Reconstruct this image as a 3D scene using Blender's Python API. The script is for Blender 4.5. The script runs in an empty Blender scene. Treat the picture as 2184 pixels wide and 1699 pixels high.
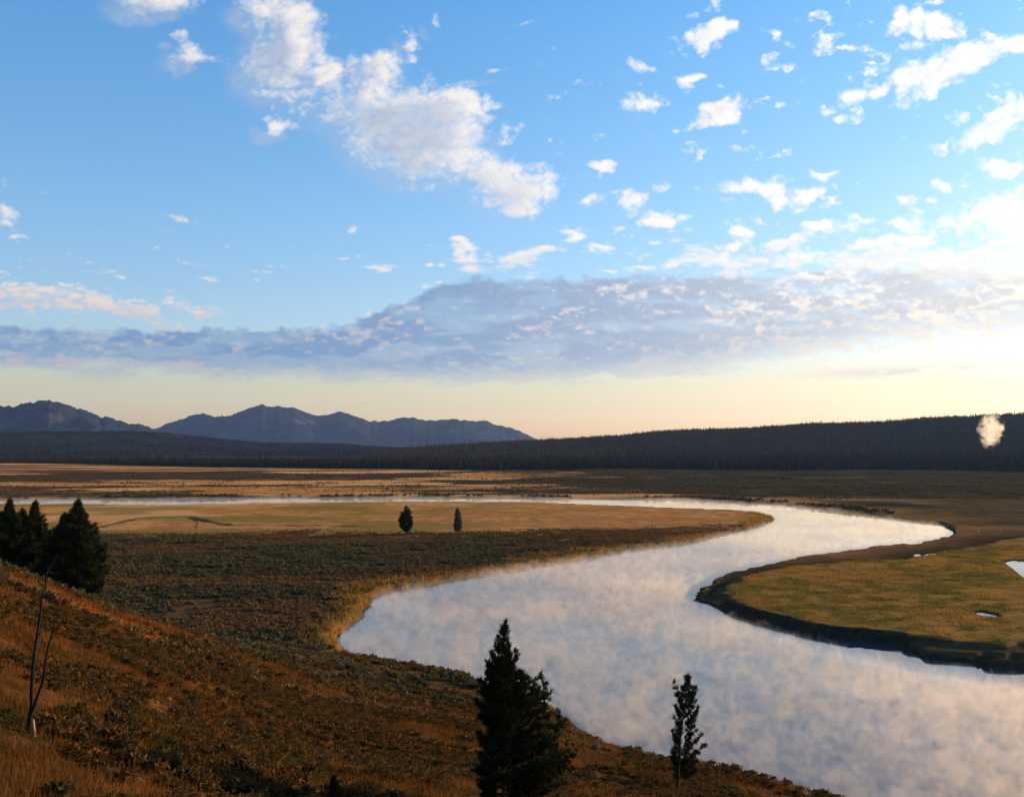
import bpy, math
import numpy as np
R = math.radians
C = bpy.context.scene.collection
rng = np.random.default_rng(7)

# ------------------------------------------------------------------ camera geometry
EYE = 40.0                       # metres above the river
FPX, CX, CY = 2096.6, 1092.0, 849.0   # focal length / centre measured on a 2184 px wide print of the photo
PITCH = math.atan(104.5 / FPX)
SUN_AZ, SUN_EL = R(62), R(9.0)
EXPO = 1.0


def ray(px, py):
    px = np.asarray(px, float); py = np.asarray(py, float)
    dx = (px - CX) / FPX; dz = -(py - CY) / FPX
    return dx, math.cos(PITCH) - math.sin(PITCH) * dz, math.sin(PITCH) + math.cos(PITCH) * dz


def on_plane(px, py, z=0.0):
    a, b, c = ray(px, py); t = (z - EYE) / c
    return np.stack([a * t, b * t], -1)


def at_dist(px, py, d):
    a, b, c = ray(px, py); t = d / b
    return np.array([float(a * t), float(b * t), float(EYE + c * t)])


def to_px(x, y, z):
    zz = z - EYE
    f = y * math.cos(PITCH) + zz * math.sin(PITCH); u = -y * math.sin(PITCH) + zz * math.cos(PITCH)
    return CX + FPX * x / f, CY - FPX * u / f


def az_of(px): return np.arctan((np.asarray(px, float) - CX) / FPX)

# ------------------------------------------------------------------ noise


def _h(ix, iy, s):
    a = (ix.astype(np.int64) * 374761393 + iy.astype(np.int64) * 668265263 + s * 2147483647) & 0xffffffff
    a = ((a ^ (a >> 13)) * 1274126177) & 0xffffffff
    a = ((a ^ (a >> 16)) * 2246822519) & 0xffffffff
    return ((a ^ (a >> 15)) & 0xffffff) / float(0xffffff)


def vn(x, y, s=0):
    ix = np.floor(x); iy = np.floor(y); fx = x - ix; fy = y - iy
    fx = fx * fx * fx * (fx * (fx * 6 - 15) + 10); fy = fy * fy * fy * (fy * (fy * 6 - 15) + 10)
    a = _h(ix, iy, s); b = _h(ix + 1, iy, s); c = _h(ix, iy + 1, s); d = _h(ix + 1, iy + 1, s)
    return (a + (b - a) * fx) * (1 - fy) + (c + (d - c) * fx) * fy


def fbm(x, y, o=4, s=0, g=0.5, l=2.03):
    x = np.asarray(x, float); y = np.asarray(y, float)
    t = np.zeros(np.broadcast(x, y).shape); a = 1.0; n = 0
    for i in range(o):
        t += a * vn(x + 17.3 * i, y - 9.1 * i, s + i); n += a; a *= g
        x, y = (x * 0.8 - y * 0.6) * l, (x * 0.6 + y * 0.8) * l
    return t / n


def puffs(x, y, o=4, s=0, g=0.5):
    t = 0.0; a = 1.0; n = 0
    for i in range(o):
        t = t + a * np.abs(2 * vn(x + 31.7 * i, y - 13.3 * i, s + i) - 1); n += a; a *= g
        x, y = (x * 0.8 - y * 0.6) * 2.1, (x * 0.6 + y * 0.8) * 2.1
    return t / n                      # rounded lumps with sharp creases, mean about 0.42


def ss(a, b, x):
    t = np.clip((x - a) / (b - a), 0, 1); return t * t * (3 - 2 * t)

# ------------------------------------------------------------------ traced shorelines (print pixels)
FAR_BANK = [(-900, 1076), (-400, 1070), (0, 1065), (200, 1064), (400, 1063), (560, 1061), (728, 1061.5), (900, 1061), (1050, 1062), (1195, 1063), (1330, 1064),
            (1456, 1064.5), (1540, 1068), (1623, 1073), (1723, 1082), (1789, 1088.5), (1856, 1098), (1906, 1107), (1973, 1115), (2006, 1118),
            (2019, 1126), (2036, 1138)]
PEN_BANK = [(2003, 1148), (1973, 1154), (1949, 1161), (1916, 1159), (1883, 1163), (1789, 1176), (1723, 1184), (1643, 1201), (1589, 1213),
            (1539, 1226), (1519, 1240), (1492, 1257), (1481, 1272), (1481, 1282), (1523, 1296), (1589, 1317), (1689, 1340), (1789, 1359), (1856, 1367),
            (1913, 1371), (1923, 1380), (1956, 1391), (1966, 1401), (2023, 1408), (2066, 1409), (2116, 1409.5), (2124, 1414), (2070, 1416), (2066, 1419),
            (2120, 1425), (2200, 1429), (2350, 1433), (2700, 1450), (3200, 1480)]
NEAR_BANK = [(3400, 1960), (2700, 1930), (2200, 1850), (1900, 1775), (1740, 1716), (1696, 1702), (1639, 1684), (1573, 1662), (1506, 1650), (1456, 1650),
             (1395, 1630), (1338, 1612), (1275, 1592), (1262, 1574), (1205, 1530), (1158, 1520), (1090, 1490), (1028, 1470), (1011, 1463), (950, 1446), (895, 1436),
             (845, 1430), (788, 1420), (761, 1411), (738, 1396), (726, 1385), (722, 1368), (728, 1352), (748, 1335), (781, 1315), (779, 1300), (790, 1292),
             (795, 1280), (828, 1262), (895, 1249), (995, 1231), (1061, 1219), (1128, 1208), (1228, 1193), (1361, 1168), (1456, 1158),
             (1523, 1146), (1589, 1129), (1643, 1114), (1656, 1104), (1623, 1096), (1556, 1089.5), (1456, 1086.5), (1380, 1083), (1295, 1079), (1161, 1073),
             (995, 1071.5), (728, 1072.5), (560, 1074), (400, 1077.5), (300, 1078), (200, 1076.5), (0, 1077), (-400, 1083), (-900, 1091)]


def poly(pts, z=0.0):
    a = np.array(pts, float); return on_plane(a[:, 0], a[:, 1], z)


RIVER = poly(FAR_BANK + PEN_BANK + NEAR_BANK)


def inset(P, offs):
    e = np.roll(P, -1, 0) - P; nrm = np.stack([e[:, 1], -e[:, 0]], -1); nrm /= np.linalg.norm(nrm, axis=1, keepdims=True)
    area = 0.5 * np.sum(P[:, 0] * np.roll(P[:, 1], -1) - P[:, 1] * np.roll(P[:, 0], -1))
    vn_ = nrm + np.roll(nrm, 1, 0); vn_ /= np.linalg.norm(vn_, axis=1, keepdims=True) + 1e-6
    return P - vn_ * offs[:, None] * (1 if area > 0 else -1)


MIST_PEN = [(2003, 1148), (1949, 1160), (1883, 1163), (1789, 1176), (1643, 1201), (1539, 1226), (1492, 1255), (1479, 1277), (1523, 1297), (1589, 1318), (1689, 1342), (1789, 1361), (1900, 1382),
            (2023, 1412), (2200, 1434), (2350, 1440), (2700, 1458), (3200, 1490)]
MIST_RIVER = poly(FAR_BANK + MIST_PEN + [p for p in NEAR_BANK if p not in ((779, 1300), (790, 1292), (1262, 1574), (1090, 1490))])
MIST = inset(MIST_RIVER, np.array([2.0] * len(FAR_BANK) + [2.5] * 7 + [2.5, 4.0, 6.0, 9.0, 12.0] + [14.0] * (len(MIST_PEN) - 12) + [0.3] * (len(NEAR_BANK) - 4)))
MEADOW_PX = [(3200, 1420), (2700, 1392), (2350, 1375), (2184, 1368), (2080, 1372), (1989, 1362), (1856, 1346), (1723, 1331), (1623, 1307), (1570, 1290), (1545, 1272),
             (1540, 1257), (1552, 1246), (1589, 1229), (1689, 1205), (1789, 1200), (1823, 1195), (1923, 1195), (1965, 1187), (2023, 1174), (2066, 1167), (2110, 1161), (2139, 1151),
             (2184, 1143), (2500, 1120), (3200, 1100)]
MEADOW = poly(MEADOW_PX, 2.05)
POND_A = poly([(2142, 1198), (2150, 1204), (2156, 1208), (2168, 1218), (2184, 1231), (2230, 1246), (2300, 1250), (2330, 1235), (2260, 1210), (2184, 1196), (2163, 1194)], 1.75)
POND_B = poly([(2080, 1306), (2092, 1312), (2110, 1314), (2126, 1316), (2122, 1310), (2106, 1307), (2092, 1304)], 1.75)
POND_C = poly([(2152, 1409), (2150, 1414), (2164, 1417), (2182, 1416), (2188, 1411), (2172, 1405), (2160, 1405)], 0.25)


def inside(p, x, y):
    r = np.zeros(x.shape, bool); n = len(p)
    for i in range(n):
        x0, y0 = p[i]; x1, y1 = p[(i + 1) % n]
        if y0 == y1: continue
        k = ((y0 > y) != (y1 > y)) & (x < (x1 - x0) * (y - y0) / (y1 - y0) + x0)
        r ^= k
    return r


def sdf(p, x, y):
    d = np.full(x.shape, 1e12); n = len(p)
    for i in range(n):
        a = p[i]; e = p[(i + 1) % n] - a; L = e @ e
        t = np.clip(((x - a[0]) * e[0] + (y - a[1]) * e[1]) / L, 0, 1)
        d = np.minimum(d, (x - a[0] - t * e[0]) ** 2 + (y - a[1] - t * e[1]) ** 2)
    d = np.sqrt(d); return np.where(inside(p, x, y), -d, d)


# ------------------------------------------------------------------ near hillside: thin plate through surveyed points
HC = [(0, 1215, 120), (110, 1250, 122), (230, 1300, 126), (400, 1347, 142), (600, 1388, 166), (-300, 1140, 118),
      (0, 1320, 82), (0, 1450, 52), (0, 1580, 38), (0, 1699, 30), (150, 1380, 82), (150, 1500, 54), (150, 1699, 33),
      (300, 1420, 96), (300, 1550, 62), (300, 1699, 39), (450, 1440, 112), (600, 1480, 118), (600, 1580, 82), (600, 1699, 49),
      (900, 1490, 143), (900, 1580, 103), (900, 1699, 57), (1080, 1699, 62), (1060, 1560, 118), (1200, 1640, 104), (1200, 1699, 78),
      (1437, 1694, 96), (1600, 1702, 105)]
hp = [at_dist(*h) for h in HC]
for i in (5, 7, 9, 11, 12, 14, 16, 18, 20, 22, 24): 
    q = on_plane(*NEAR_BANK[i]); hp.append(np.array([q[0], q[1], 0.6]))
hp += [np.array(v, float) for v in [(0, 0, 38.3), (-12, 4, 38.6), (12, 4, 37.0), (-40, 0, 40.5), (40, 0, 34), (0, -60, 46), (-100, -50, 52), (100, -60, 34), (80, 20, 20), (120, 50, 3),
      (-150, 50, 42), (-150, 150, 26), (-150, 235, -3), (-110, 205, -2), (-72, 150, 15.5), (-66, 200, 0), (-60, 240, -5), (-35, 240, -7), (-72, 260, -8), (-200, 300, -8), (-300, 200, 2),
      (-40, 190, -1), (-20, 215, -4), (0, 200, -6), (30, 180, -6), (60, 150, -6), (90, 125, -6), (160, 80, -5), (-10, 14, 33.5), (4, 16, 32), (16, 40, 21.5), (30, 60, 13)]]
hp = np.array(hp)


def tps(r2): return 0.5 * r2 * np.log(r2 + 1e-9)


_n = len(hp); _d = ((hp[:, None, :2] - hp[None, :, :2]) ** 2).sum(-1)
_A = np.zeros((_n + 3, _n + 3)); _A[:_n, :_n] = tps(_d) + np.eye(_n) * 30.0
_A[:_n, _n] = 1; _A[:_n, _n + 1:] = hp[:, :2]; _A[_n:, :_n] = _A[:_n, _n:].T
_w = np.linalg.solve(_A, np.concatenate([hp[:, 2], np.zeros(3)]))


def hill(x, y):
    z = _w[_n] + _w[_n + 1] * x + _w[_n + 2] * y
    for i in range(_n): z = z + _w[i] * tps((x - hp[i, 0]) ** 2 + (y - hp[i, 1]) ** 2)
    return z


def tab(px, t):
    t = np.array(t, float); return np.interp(px, t[:, 0], t[:, 1])


F_FOOT = [(-900, 2900), (100, 2700), (267, 2350), (500, 2000), (728, 1850), (1028, 1660), (1456, 1620), (1589, 1560), (1739, 1780), (1889, 1850), (2184, 1780), (2700, 1700), (4000, 1700)]
F_ROW = [(-900, 985), (100, 985), (267, 980), (500, 979), (728, 974), (828, 957.6), (928, 949), (1028, 942.6), (1145, 936), (1228, 932.6), (1328, 926), (1395, 918), (1456, 915), (1556, 913), (1656, 908),
         (1723, 903), (1789, 902), (1889, 900), (1973, 893), (2056, 891), (2184, 887), (2700, 880), (4000, 880)]
F_DIST = [(-900, 3200), (267, 2800), (728, 2700), (1028, 2900), (1456, 3200), (2184, 3300), (4000, 3300)]
H_ROW = [(-2000, 910), (-300, 915), (0, 922), (267, 918), (333, 920), (433, 929), (567, 941), (728, 942), (828, 950), (1000, 958), (1400, 965), (4000, 965)]


def terrain(x, y):
    x = np.asarray(x, float); y = np.asarray(y, float)
    D = np.hypot(x, y); az = np.arctan2(x, y)
    px = CX + FPX * np.tan(np.clip(az, -1.2, 1.2)); front = np.abs(az) < 1.2
    m = {}
    # valley floor
    z = 1.25 + 0.5 * (fbm(x / 45, y / 45, 3, 3) - 0.5) + 0.12 * (fbm(x / 3.0, y / 3.0, 2, 4) - 0.5)
    far = ss(830, 1000, D)
    right = ss(-90, 170, x + 260 * (fbm(x / 190, y / 130, 3, 57) - 0.5) - 0.03 * (D - 900))
    mound = fbm(x / 330 + 3, y / 230, 3, 11)
    z = z + far * ss(1900, 1500, D) * (right * 13 * np.clip(mound - 0.42, 0, 1) + 1.2 * (fbm(x / 160, y / 160, 2, 12) - 0.5))
    # wooded ridge on the right
    d0 = tab(px, F_FOOT); d1 = tab(px, F_DIST); rz = EYE + (953.5 - tab(px, F_ROW)) * d1 / FPX - 13
    rz = np.maximum(rz, 1.0)
    t = np.clip((D - d0 - 150) / (d1 - d0 - 150), 0, 1.0)
    prof = t ** 1.25 * (1 - 0.0 * t)
    back = ss(d1 + 1800, d1 + 100, D)
    rid = (rz - 1) * np.where(D < d1, prof, back)
    z = z + np.where(front, rid + rid * 0.10 * (fbm(x / 260, y / 260, 3, 21) - 0.5) * ss(d1, d1 - 300, D), 0)
    m['forest'] = ss(-12, 12, D - d0 + 70 * (fbm(x / 60, y / 60, 3, 22) - 0.5)) * front
    # wooded foothills on the left, far away
    hz = EYE - 14 + (953.5 - tab(px, H_ROW)) * 6200 / FPX
    th = np.clip((D - 3100) / 3100, 0, 1)
    z = z + np.where(front, np.maximum(hz - 1, 0) * (ss(0, 1, th) * 0.5 + 0.5 * th) * ss(9500, 6600, D) * (1 + 0.12 * (fbm(x / 700, y / 700, 3, 23) - 0.5) * 2 * th * (1 - th) * 4), 0)
    # river, banks, meadow
    n = D.size
    near = D < 1500
    sd = np.full(x.shape, 500.0); sm = np.full(x.shape, 500.0)
    k = near & (np.abs(az) < 1.3)
    if k.any():
        wob = 1.0 + D[k] / 300
        wx = x[k] + wob * 2.3 * (fbm(x[k] / 5, y[k] / 5, 4, 31) - 0.5); wy = y[k] + wob * 2.3 * (fbm(x[k] / 5 + 50, y[k] / 5, 4, 32) - 0.5)
        sd[k] = sdf(RIVER, wx, wy)
        sm[k] = sdf(MEADOW, wx, wy)
    inmead = ss(2.2, -0.6, sm)
    z = z + inmead * 0.85
    # hillside
    hz = np.full(x.shape, -50.0); kk = D < 480
    if kk.any():
        hz[kk] = hill(x[kk], y[kk]) + 0.5 * (fbm(x[kk] / 9, y[kk] / 9, 3, 41) - 0.5) * ss(2, 6, D[kk]) + 1.3 * (fbm(x[kk] / 28, y[kk] / 28, 2, 42) - 0.5) * ss(10, 40, D[kk])
    s = np.clip((hz - z) / 1.6, -30, 30)
    m['hill'] = 1 / (1 + np.exp(-s * 2.2))
    z = np.where(kk, z + 1.6 * np.log1p(np.exp(np.minimum(s, 30))) , z)
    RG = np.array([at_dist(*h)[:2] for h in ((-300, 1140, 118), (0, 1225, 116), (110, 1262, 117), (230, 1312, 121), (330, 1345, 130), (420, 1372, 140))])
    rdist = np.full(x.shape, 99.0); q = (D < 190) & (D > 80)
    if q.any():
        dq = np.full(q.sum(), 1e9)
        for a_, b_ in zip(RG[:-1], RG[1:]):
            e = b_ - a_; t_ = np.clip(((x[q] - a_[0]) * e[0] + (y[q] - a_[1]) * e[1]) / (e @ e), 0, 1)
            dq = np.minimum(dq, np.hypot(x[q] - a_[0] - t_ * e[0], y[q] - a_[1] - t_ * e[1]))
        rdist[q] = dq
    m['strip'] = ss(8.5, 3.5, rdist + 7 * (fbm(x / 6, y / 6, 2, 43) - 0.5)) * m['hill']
    # carve the river last
    bw = np.where(sm < 12, 1.2, 1.6) + D / 900
    rise = ss(-bw * 0.6, bw * 1.3, sd)
    low = -1.1
    z = np.where(near, low + (z - low) * rise, z)
    flat = (sm > 1.5) & (sd > 0) & (sm < 70) & (x > 40) & (y > 150) & (y < 520)
    mudflat = flat & (m['hill'] < 0.5) & (sd < 55)
    wet = ss(0, 4, sm) * ss(46, 30, sd) * (x > 40) * ss(232, 250, y) * (y < 470) * ss(0.0, 3.0, sd)
    z = z - np.where(flat, wet * 0.75, 0)
    m['mud'] = np.clip(np.maximum(ss(3.0, 0.6, sd) * (0.55 + 0.45 * (x > 30)), wet * ss(60, 0, sm)) + ss(3.5, 0.5, np.abs(sm + 0.5)) * ss(14, 4, sd) , 0, 1) * near
    for P, lv in ((POND_A, 1.75), (POND_B, 1.75), (POND_C, 0.25)):
        c = P.mean(0); q = (np.abs(x - c[0]) < 90) & (np.abs(y - c[1]) < 90)
        if q.any():
            ds = sdf(P, x[q], y[q]); z[q] = np.where(ds < 3, (lv - 0.35) + (z[q] - lv + 0.35) * ss(-0.6, 0.9, ds), z[q])
            m['mud'][q] = np.maximum(m['mud'][q], ss(2.0, 0.3, ds) * 0.8)
    m['mud'] = np.maximum(m['mud'], ss(0.0, 1.2, sm) * (sm < 14) * (sd < 16) * (y < 236) * (x > 60) * (sd > -2) * 0.9)
    m['meadow'] = inmead
    # vegetation of the valley floor; 'far' also paints shade onto the right-hand plain
    row_y = y
    leftfl = (sd > 0) & (y < 760) & (x < 330) & (sm > 20) & ((x < 20) | (sm > 75)) & (px < 1690)
    edge = 447 + 30 * (fbm(x / 70, y / 70, 3, 51) - 0.5) + 0.30 * np.clip(x, -40, 200)
    sage = ss(26, -14, y - edge + 30 * (fbm(x / 14, y / 10, 3, 61) - 0.5)) * leftfl
    patch = fbm(x / 55, y / 40, 4, 52)
    sage = sage * (0.72 + 0.28 * ss(0.36, 0.50, patch + 0.10 * ss(420, 330, y)))
    rim = ss(13, 3, sd - 26 * (patch - 0.5)) * leftfl * ss(160, 200, y)
    sage = sage * (1 - 0.75 * rim)
    m['rim'] = rim
    fp = fbm(x / 260, y / 110, 4, 53) + 0.10 * right
    m['sage'] = np.clip(np.maximum(sage, ss(0.44, 0.53, fp) * ss(740, 800, y) * (1 - m['forest'])), 0, 1)
    gp = fbm(x / 60 + 9, y / 45, 3, 54)
    m['green'] = np.clip(ss(0.42, 0.62, gp) * leftfl * ss(30, -60, x) * ss(edge - 4, edge + 10, y) * 0.9 + inmead * ss(0.40, 0.62, fbm(x / 16, y / 22, 3, 55)) , 0, 1)
    m['tan'] = ss(0.50, 0.62, fbm(x / 120 + 5, y / 150, 3, 56)) * (1 - m['sage'])
    m['creek'] = np.zeros(x.shape)
    CK = on_plane([150, 213, 283, 333, 400, 433, 483, 600, 728, 800], [1128, 1121, 1104, 1102, 1101, 1108, 1118, 1119, 1119, 1122], 1.3)
    q = (y > 430) & (y < 600) & (x < 0) & (D < 800)
    if q.any():
        dq = np.full(q.sum(), 1e9)
        for a_, b_ in zip(CK[:-1], CK[1:]):
            e = b_ - a_; t_ = np.clip(((x[q] - a_[0]) * e[0] + (y[q] - a_[1]) * e[1]) / (e @ e), 0, 1)
            dq = np.minimum(dq, np.hypot(x[q] - a_[0] - t_ * e[0], y[q] - a_[1] - t_ * e[1]))
        dq = dq + 5 * (fbm(x[q] / 12, y[q] / 12, 2, 62) - 0.5)
        z[q] -= 0.6 * ss(4, 1, dq); m['mud'][q] = np.maximum(m['mud'][q], 0.75 * ss(3.2, 0.8, dq)); m['creek'][q] = ss(7, 2, dq)
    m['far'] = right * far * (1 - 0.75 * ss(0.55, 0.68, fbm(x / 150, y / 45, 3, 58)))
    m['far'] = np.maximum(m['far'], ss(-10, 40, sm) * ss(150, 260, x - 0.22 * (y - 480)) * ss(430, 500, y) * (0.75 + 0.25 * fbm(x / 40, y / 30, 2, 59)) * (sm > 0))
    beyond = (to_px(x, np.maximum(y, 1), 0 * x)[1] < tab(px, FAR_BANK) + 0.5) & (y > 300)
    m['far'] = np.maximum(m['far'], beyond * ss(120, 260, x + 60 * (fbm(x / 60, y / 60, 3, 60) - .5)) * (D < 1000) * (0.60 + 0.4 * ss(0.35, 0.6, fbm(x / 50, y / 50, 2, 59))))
    m['sd'] = sd; m['sm'] = sm; m['D'] = D; m['px'] = px
    return z, m


def ground_z(x, y): return terrain(np.atleast_1d(np.asarray(x, float)), np.atleast_1d(np.asarray(y, float)))[0]

# ------------------------------------------------------------------ object helpers


def mesh_np(name, V, F, mat=None, parent=None, smooth=False, attrs=None, cols=None):
    """one mesh object from a vertex array and an array of equal-sized faces"""
    me = bpy.data.meshes.new(name)
    V = np.asarray(V, np.float32); F = np.asarray(F, np.int32); k = F.shape[1]
    me.vertices.add(len(V)); me.vertices.foreach_set('co', V.ravel())
    me.loops.add(F.size); me.loops.foreach_set('vertex_index', F.ravel())
    me.polygons.add(len(F)); me.polygons.foreach_set('loop_start', np.arange(0, F.size, k, dtype=np.int32))
    if smooth: me.polygons.foreach_set('use_smooth', np.ones(len(F), bool))
    for a, v in (attrs or {}).items():
        me.attributes.new(a, 'FLOAT', 'POINT').data.foreach_set('value', np.asarray(v, np.float32))
    for a, v in (cols or {}).items():
        v = np.asarray(v, np.float32)
        if v.shape[1] == 3: v = np.concatenate([v, np.ones((len(v), 1), np.float32)], 1)
        me.attributes.new(a, 'FLOAT_COLOR', 'POINT').data.foreach_set('color', v.ravel())
    me.update(); me.validate()
    if mat: me.materials.append(mat)
    o = bpy.data.objects.new(name, me); C.objects.link(o)
    if parent: o.parent = parent
    return o


def tag(o, label=None, cat=None, group=None, kind=None):
    if label: o['label'] = label
    if cat: o['category'] = cat
    if group: o['group'] = group
    if kind: o['kind'] = kind
    return o


def thing(name, loc, label, cat, group=None):
    o = bpy.data.objects.new(name, None); C.objects.link(o); o.location = loc; o.empty_display_size = 0.3
    return tag(o, label, cat, group)


def node_mat(name):
    m = bpy.data.materials.new(name); m.use_nodes = True; nt = m.node_tree; nt.nodes.clear()
    out = nt.nodes.new('ShaderNodeOutputMaterial')

    def N(t, **kw):
        n = nt.nodes.new(t)
        for k, v in kw.items():
            if k in n.inputs and not hasattr(type(n), k): n.inputs[k].default_value = v
            else: setattr(n, k, v)
        return n
    L = nt.links.new
    return m, nt, out, N, L


def mixc(N, L, fac, a, b, mode='MIX'):
    n = N('ShaderNodeMix'); n.data_type = 'RGBA'; n.blend_type = mode
    for s, v in ((0, fac), (6, a), (7, b)):
        if hasattr(v, 'links'): L(v, n.inputs[s])
        else: n.inputs[s].default_value = v if s == 0 else (*v, 1.0)
    return n.outputs[2]


def math_n(N, L, op, a, b=0.0, c=0.0):
    n = N('ShaderNodeMath'); n.operation = op
    for i, v in enumerate((a, b, c)):
        if hasattr(v, 'links'): L(v, n.inputs[i])
        else: n.inputs[i].default_value = v
    return n.outputs[0]


def noise(N, L, vec, scale, detail=4, rough=0.55, dist=0.0):
    n = N('ShaderNodeTexNoise'); n.inputs['Scale'].default_value = scale; n.inputs['Detail'].default_value = detail
    n.inputs['Roughness'].default_value = rough; n.inputs['Distortion'].default_value = dist
    if vec is not None: L(vec, n.inputs['Vector'])
    return n.outputs['Fac']


def ramp(N, L, fac, a, b):
    n = N('ShaderNodeMapRange'); n.interpolation_type = 'SMOOTHSTEP'; n.inputs['From Min'].default_value = a; n.inputs['From Max'].default_value = b
    L(fac, n.inputs['Value']); return n.outputs['Result']

# ------------------------------------------------------------------ materials


def ground_material():
    m, nt, out, N, L = node_mat('valley ground')
    pos = N('ShaderNodeNewGeometry').outputs['Position']

    def attr(a): return N('ShaderNodeAttribute', attribute_name=a).outputs['Fac']
    n1 = noise(N, L, pos, 0.9, 6, 0.65); n2 = noise(N, L, pos, 0.12, 5, 0.6); n3 = noise(N, L, pos, 0.02, 4, 0.6)
    gold = mixc(N, L, ramp(N, L, n3, 0.38, 0.62), (0.31, 0.125, 0.034), (0.42, 0.185, 0.058))
    gold = mixc(N, L, ramp(N, L, n2, 0.40, 0.66), gold, (0.20, 0.10, 0.034))
    green = mixc(N, L, ramp(N, L, n2, 0.38, 0.62), (0.095, 0.090, 0.020), (0.175, 0.115, 0.028))
    col = mixc(N, L, math_n(N, L, 'MULTIPLY', attr('tan'), 0.6), gold, (0.48, 0.25, 0.10))
    col = mixc(N, L, math_n(N, L, 'MULTIPLY', attr('green'), 0.85), col, green)
    md = mixc(N, L, ramp(N, L, noise(N, L, pos, 0.22, 5, 0.7), 0.40, 0.60), (0.080, 0.066, 0.011), (0.25, 0.118, 0.024))
    md = mixc(N, L, math_n(N, L, 'MULTIPLY', ramp(N, L, noise(N, L, pos, 0.05, 4, 0.65, 0.6), 0.42, 0.60), 0.75), md, (0.24, 0.115, 0.026))
    col = mixc(N, L, math_n(N, L, 'MULTIPLY', attr('meadow'), 0.8), col, md)
    sg = mixc(N, L, ramp(N, L, n1, 0.40, 0.62), (0.050, 0.033, 0.020), (0.115, 0.058, 0.026))
    col = mixc(N, L, math_n(N, L, 'MULTIPLY', attr('sage'), 0.92), col, sg)
    col = mixc(N, L, math_n(N, L, 'MULTIPLY', attr('far'), 0.92), col, mixc(N, L, ramp(N, L, n3, 0.4, 0.6), (0.018, 0.021, 0.011), (0.048, 0.045, 0.023)))  # olive scrub ground on the right plain, darkened with painted-in backlit shade
    hl = mixc(N, L, ramp(N, L, n2, 0.40, 0.62), (0.065, 0.026, 0.008), (0.14, 0.055, 0.016))
    hl = mixc(N, L, ramp(N, L, n1, 0.46, 0.66), hl, (0.030, 0.019, 0.008))
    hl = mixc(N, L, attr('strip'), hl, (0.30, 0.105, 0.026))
    col = mixc(N, L, attr('hill'), col, hl)
    col = mixc(N, L, math_n(N, L, 'MULTIPLY', attr('rim'), 0.9), col, mixc(N, L, ramp(N, L, n2, 0.42, 0.6), (0.24, 0.10, 0.018), (0.11, 0.075, 0.014)))
    col = mixc(N, L, attr('forest'), col, mixc(N, L, ramp(N, L, n2, 0.45, 0.6), (0.012, 0.013, 0.010), (0.026, 0.024, 0.016)))
    col = mixc(N, L, attr('mud'), col, mixc(N, L, ramp(N, L, n1, 0.4, 0.6), (0.026, 0.019, 0.011), (0.046, 0.034, 0.020)))
    b = N('ShaderNodeBsdfPrincipled'); L(col, b.inputs['Base Color']); b.inputs['Roughness'].default_value = 1.0
    b.inputs['Specular IOR Level'].default_value = 0.0
    b.inputs['Sheen Roughness'].default_value = 0.45; L(col, b.inputs['Sheen Tint'])
    gr = math_n(N, L, 'SUBTRACT', 1.0, math_n(N, L, 'MAXIMUM', math_n(N, L, 'MAXIMUM', attr('mud'), math_n(N, L, 'MULTIPLY', attr('far'), 0.85)), math_n(N, L, 'MULTIPLY', attr('sage'), 0.75))); L(math_n(N, L, 'MULTIPLY', gr, 0.26), b.inputs['Sheen Weight'])
    bp = N('ShaderNodeBump', Strength=0.9, Distance=0.9)
    hgt = math_n(N, L, 'ADD', math_n(N, L, 'MULTIPLY', n1, 0.35), n2)
    L(hgt, bp.inputs['Height']); L(bp.outputs['Normal'], b.inputs['Normal'])
    L(b.outputs[0], out.inputs[0]); return m


def leaf_material(name, c1, c2, trans=0.35, scale=3.0, attr_tint=True, c3=None):
    m, nt, out, N, L = node_mat(name)
    pos = N('ShaderNodeNewGeometry').outputs['Position']
    n = noise(N, L, pos, scale, 3)
    col = mixc(N, L, ramp(N, L, n, 0.38, 0.62), c1, c2)
    if attr_tint:
        t = N('ShaderNodeAttribute', attribute_name='tint').outputs['Fac']
        col = mixc(N, L, t, col, c3 if c3 else c2)
    d = N('ShaderNodeBsdfDiffuse'); t2 = N('ShaderNodeBsdfTranslucent'); L(col, d.inputs[0]); L(col, t2.inputs[0])
    mx = N('ShaderNodeMixShader'); mx.inputs[0].default_value = trans
    L(d.outputs[0], mx.inputs[1]); L(t2.outputs[0], mx.inputs[2]); L(mx.outputs[0], out.inputs[0]); return m


def bark_material(name, c1, c2, scale=(9, 9, 1.5)):
    m, nt, out, N, L = node_mat(name)
    tc = N('ShaderNodeTexCoord').outputs['Object']; mp = N('ShaderNodeMapping'); mp.inputs['Scale'].default_value = scale; L(tc, mp.inputs[0])
    n = noise(N, L, mp.outputs[0], 2.0, 5, 0.65)
    b = N('ShaderNodeBsdfPrincipled'); b.inputs['Roughness'].default_value = 0.9; b.inputs['Specular IOR Level'].default_value = 0.08
    L(mixc(N, L, ramp(N, L, n, 0.35, 0.65), c1, c2), b.inputs['Base Color'])
    bp = N('ShaderNodeBump', Strength=0.8, Distance=0.03); L(n, bp.inputs['Height']); L(bp.outputs[0], b.inputs['Normal'])
    L(b.outputs[0], out.inputs[0]); return m


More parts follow.
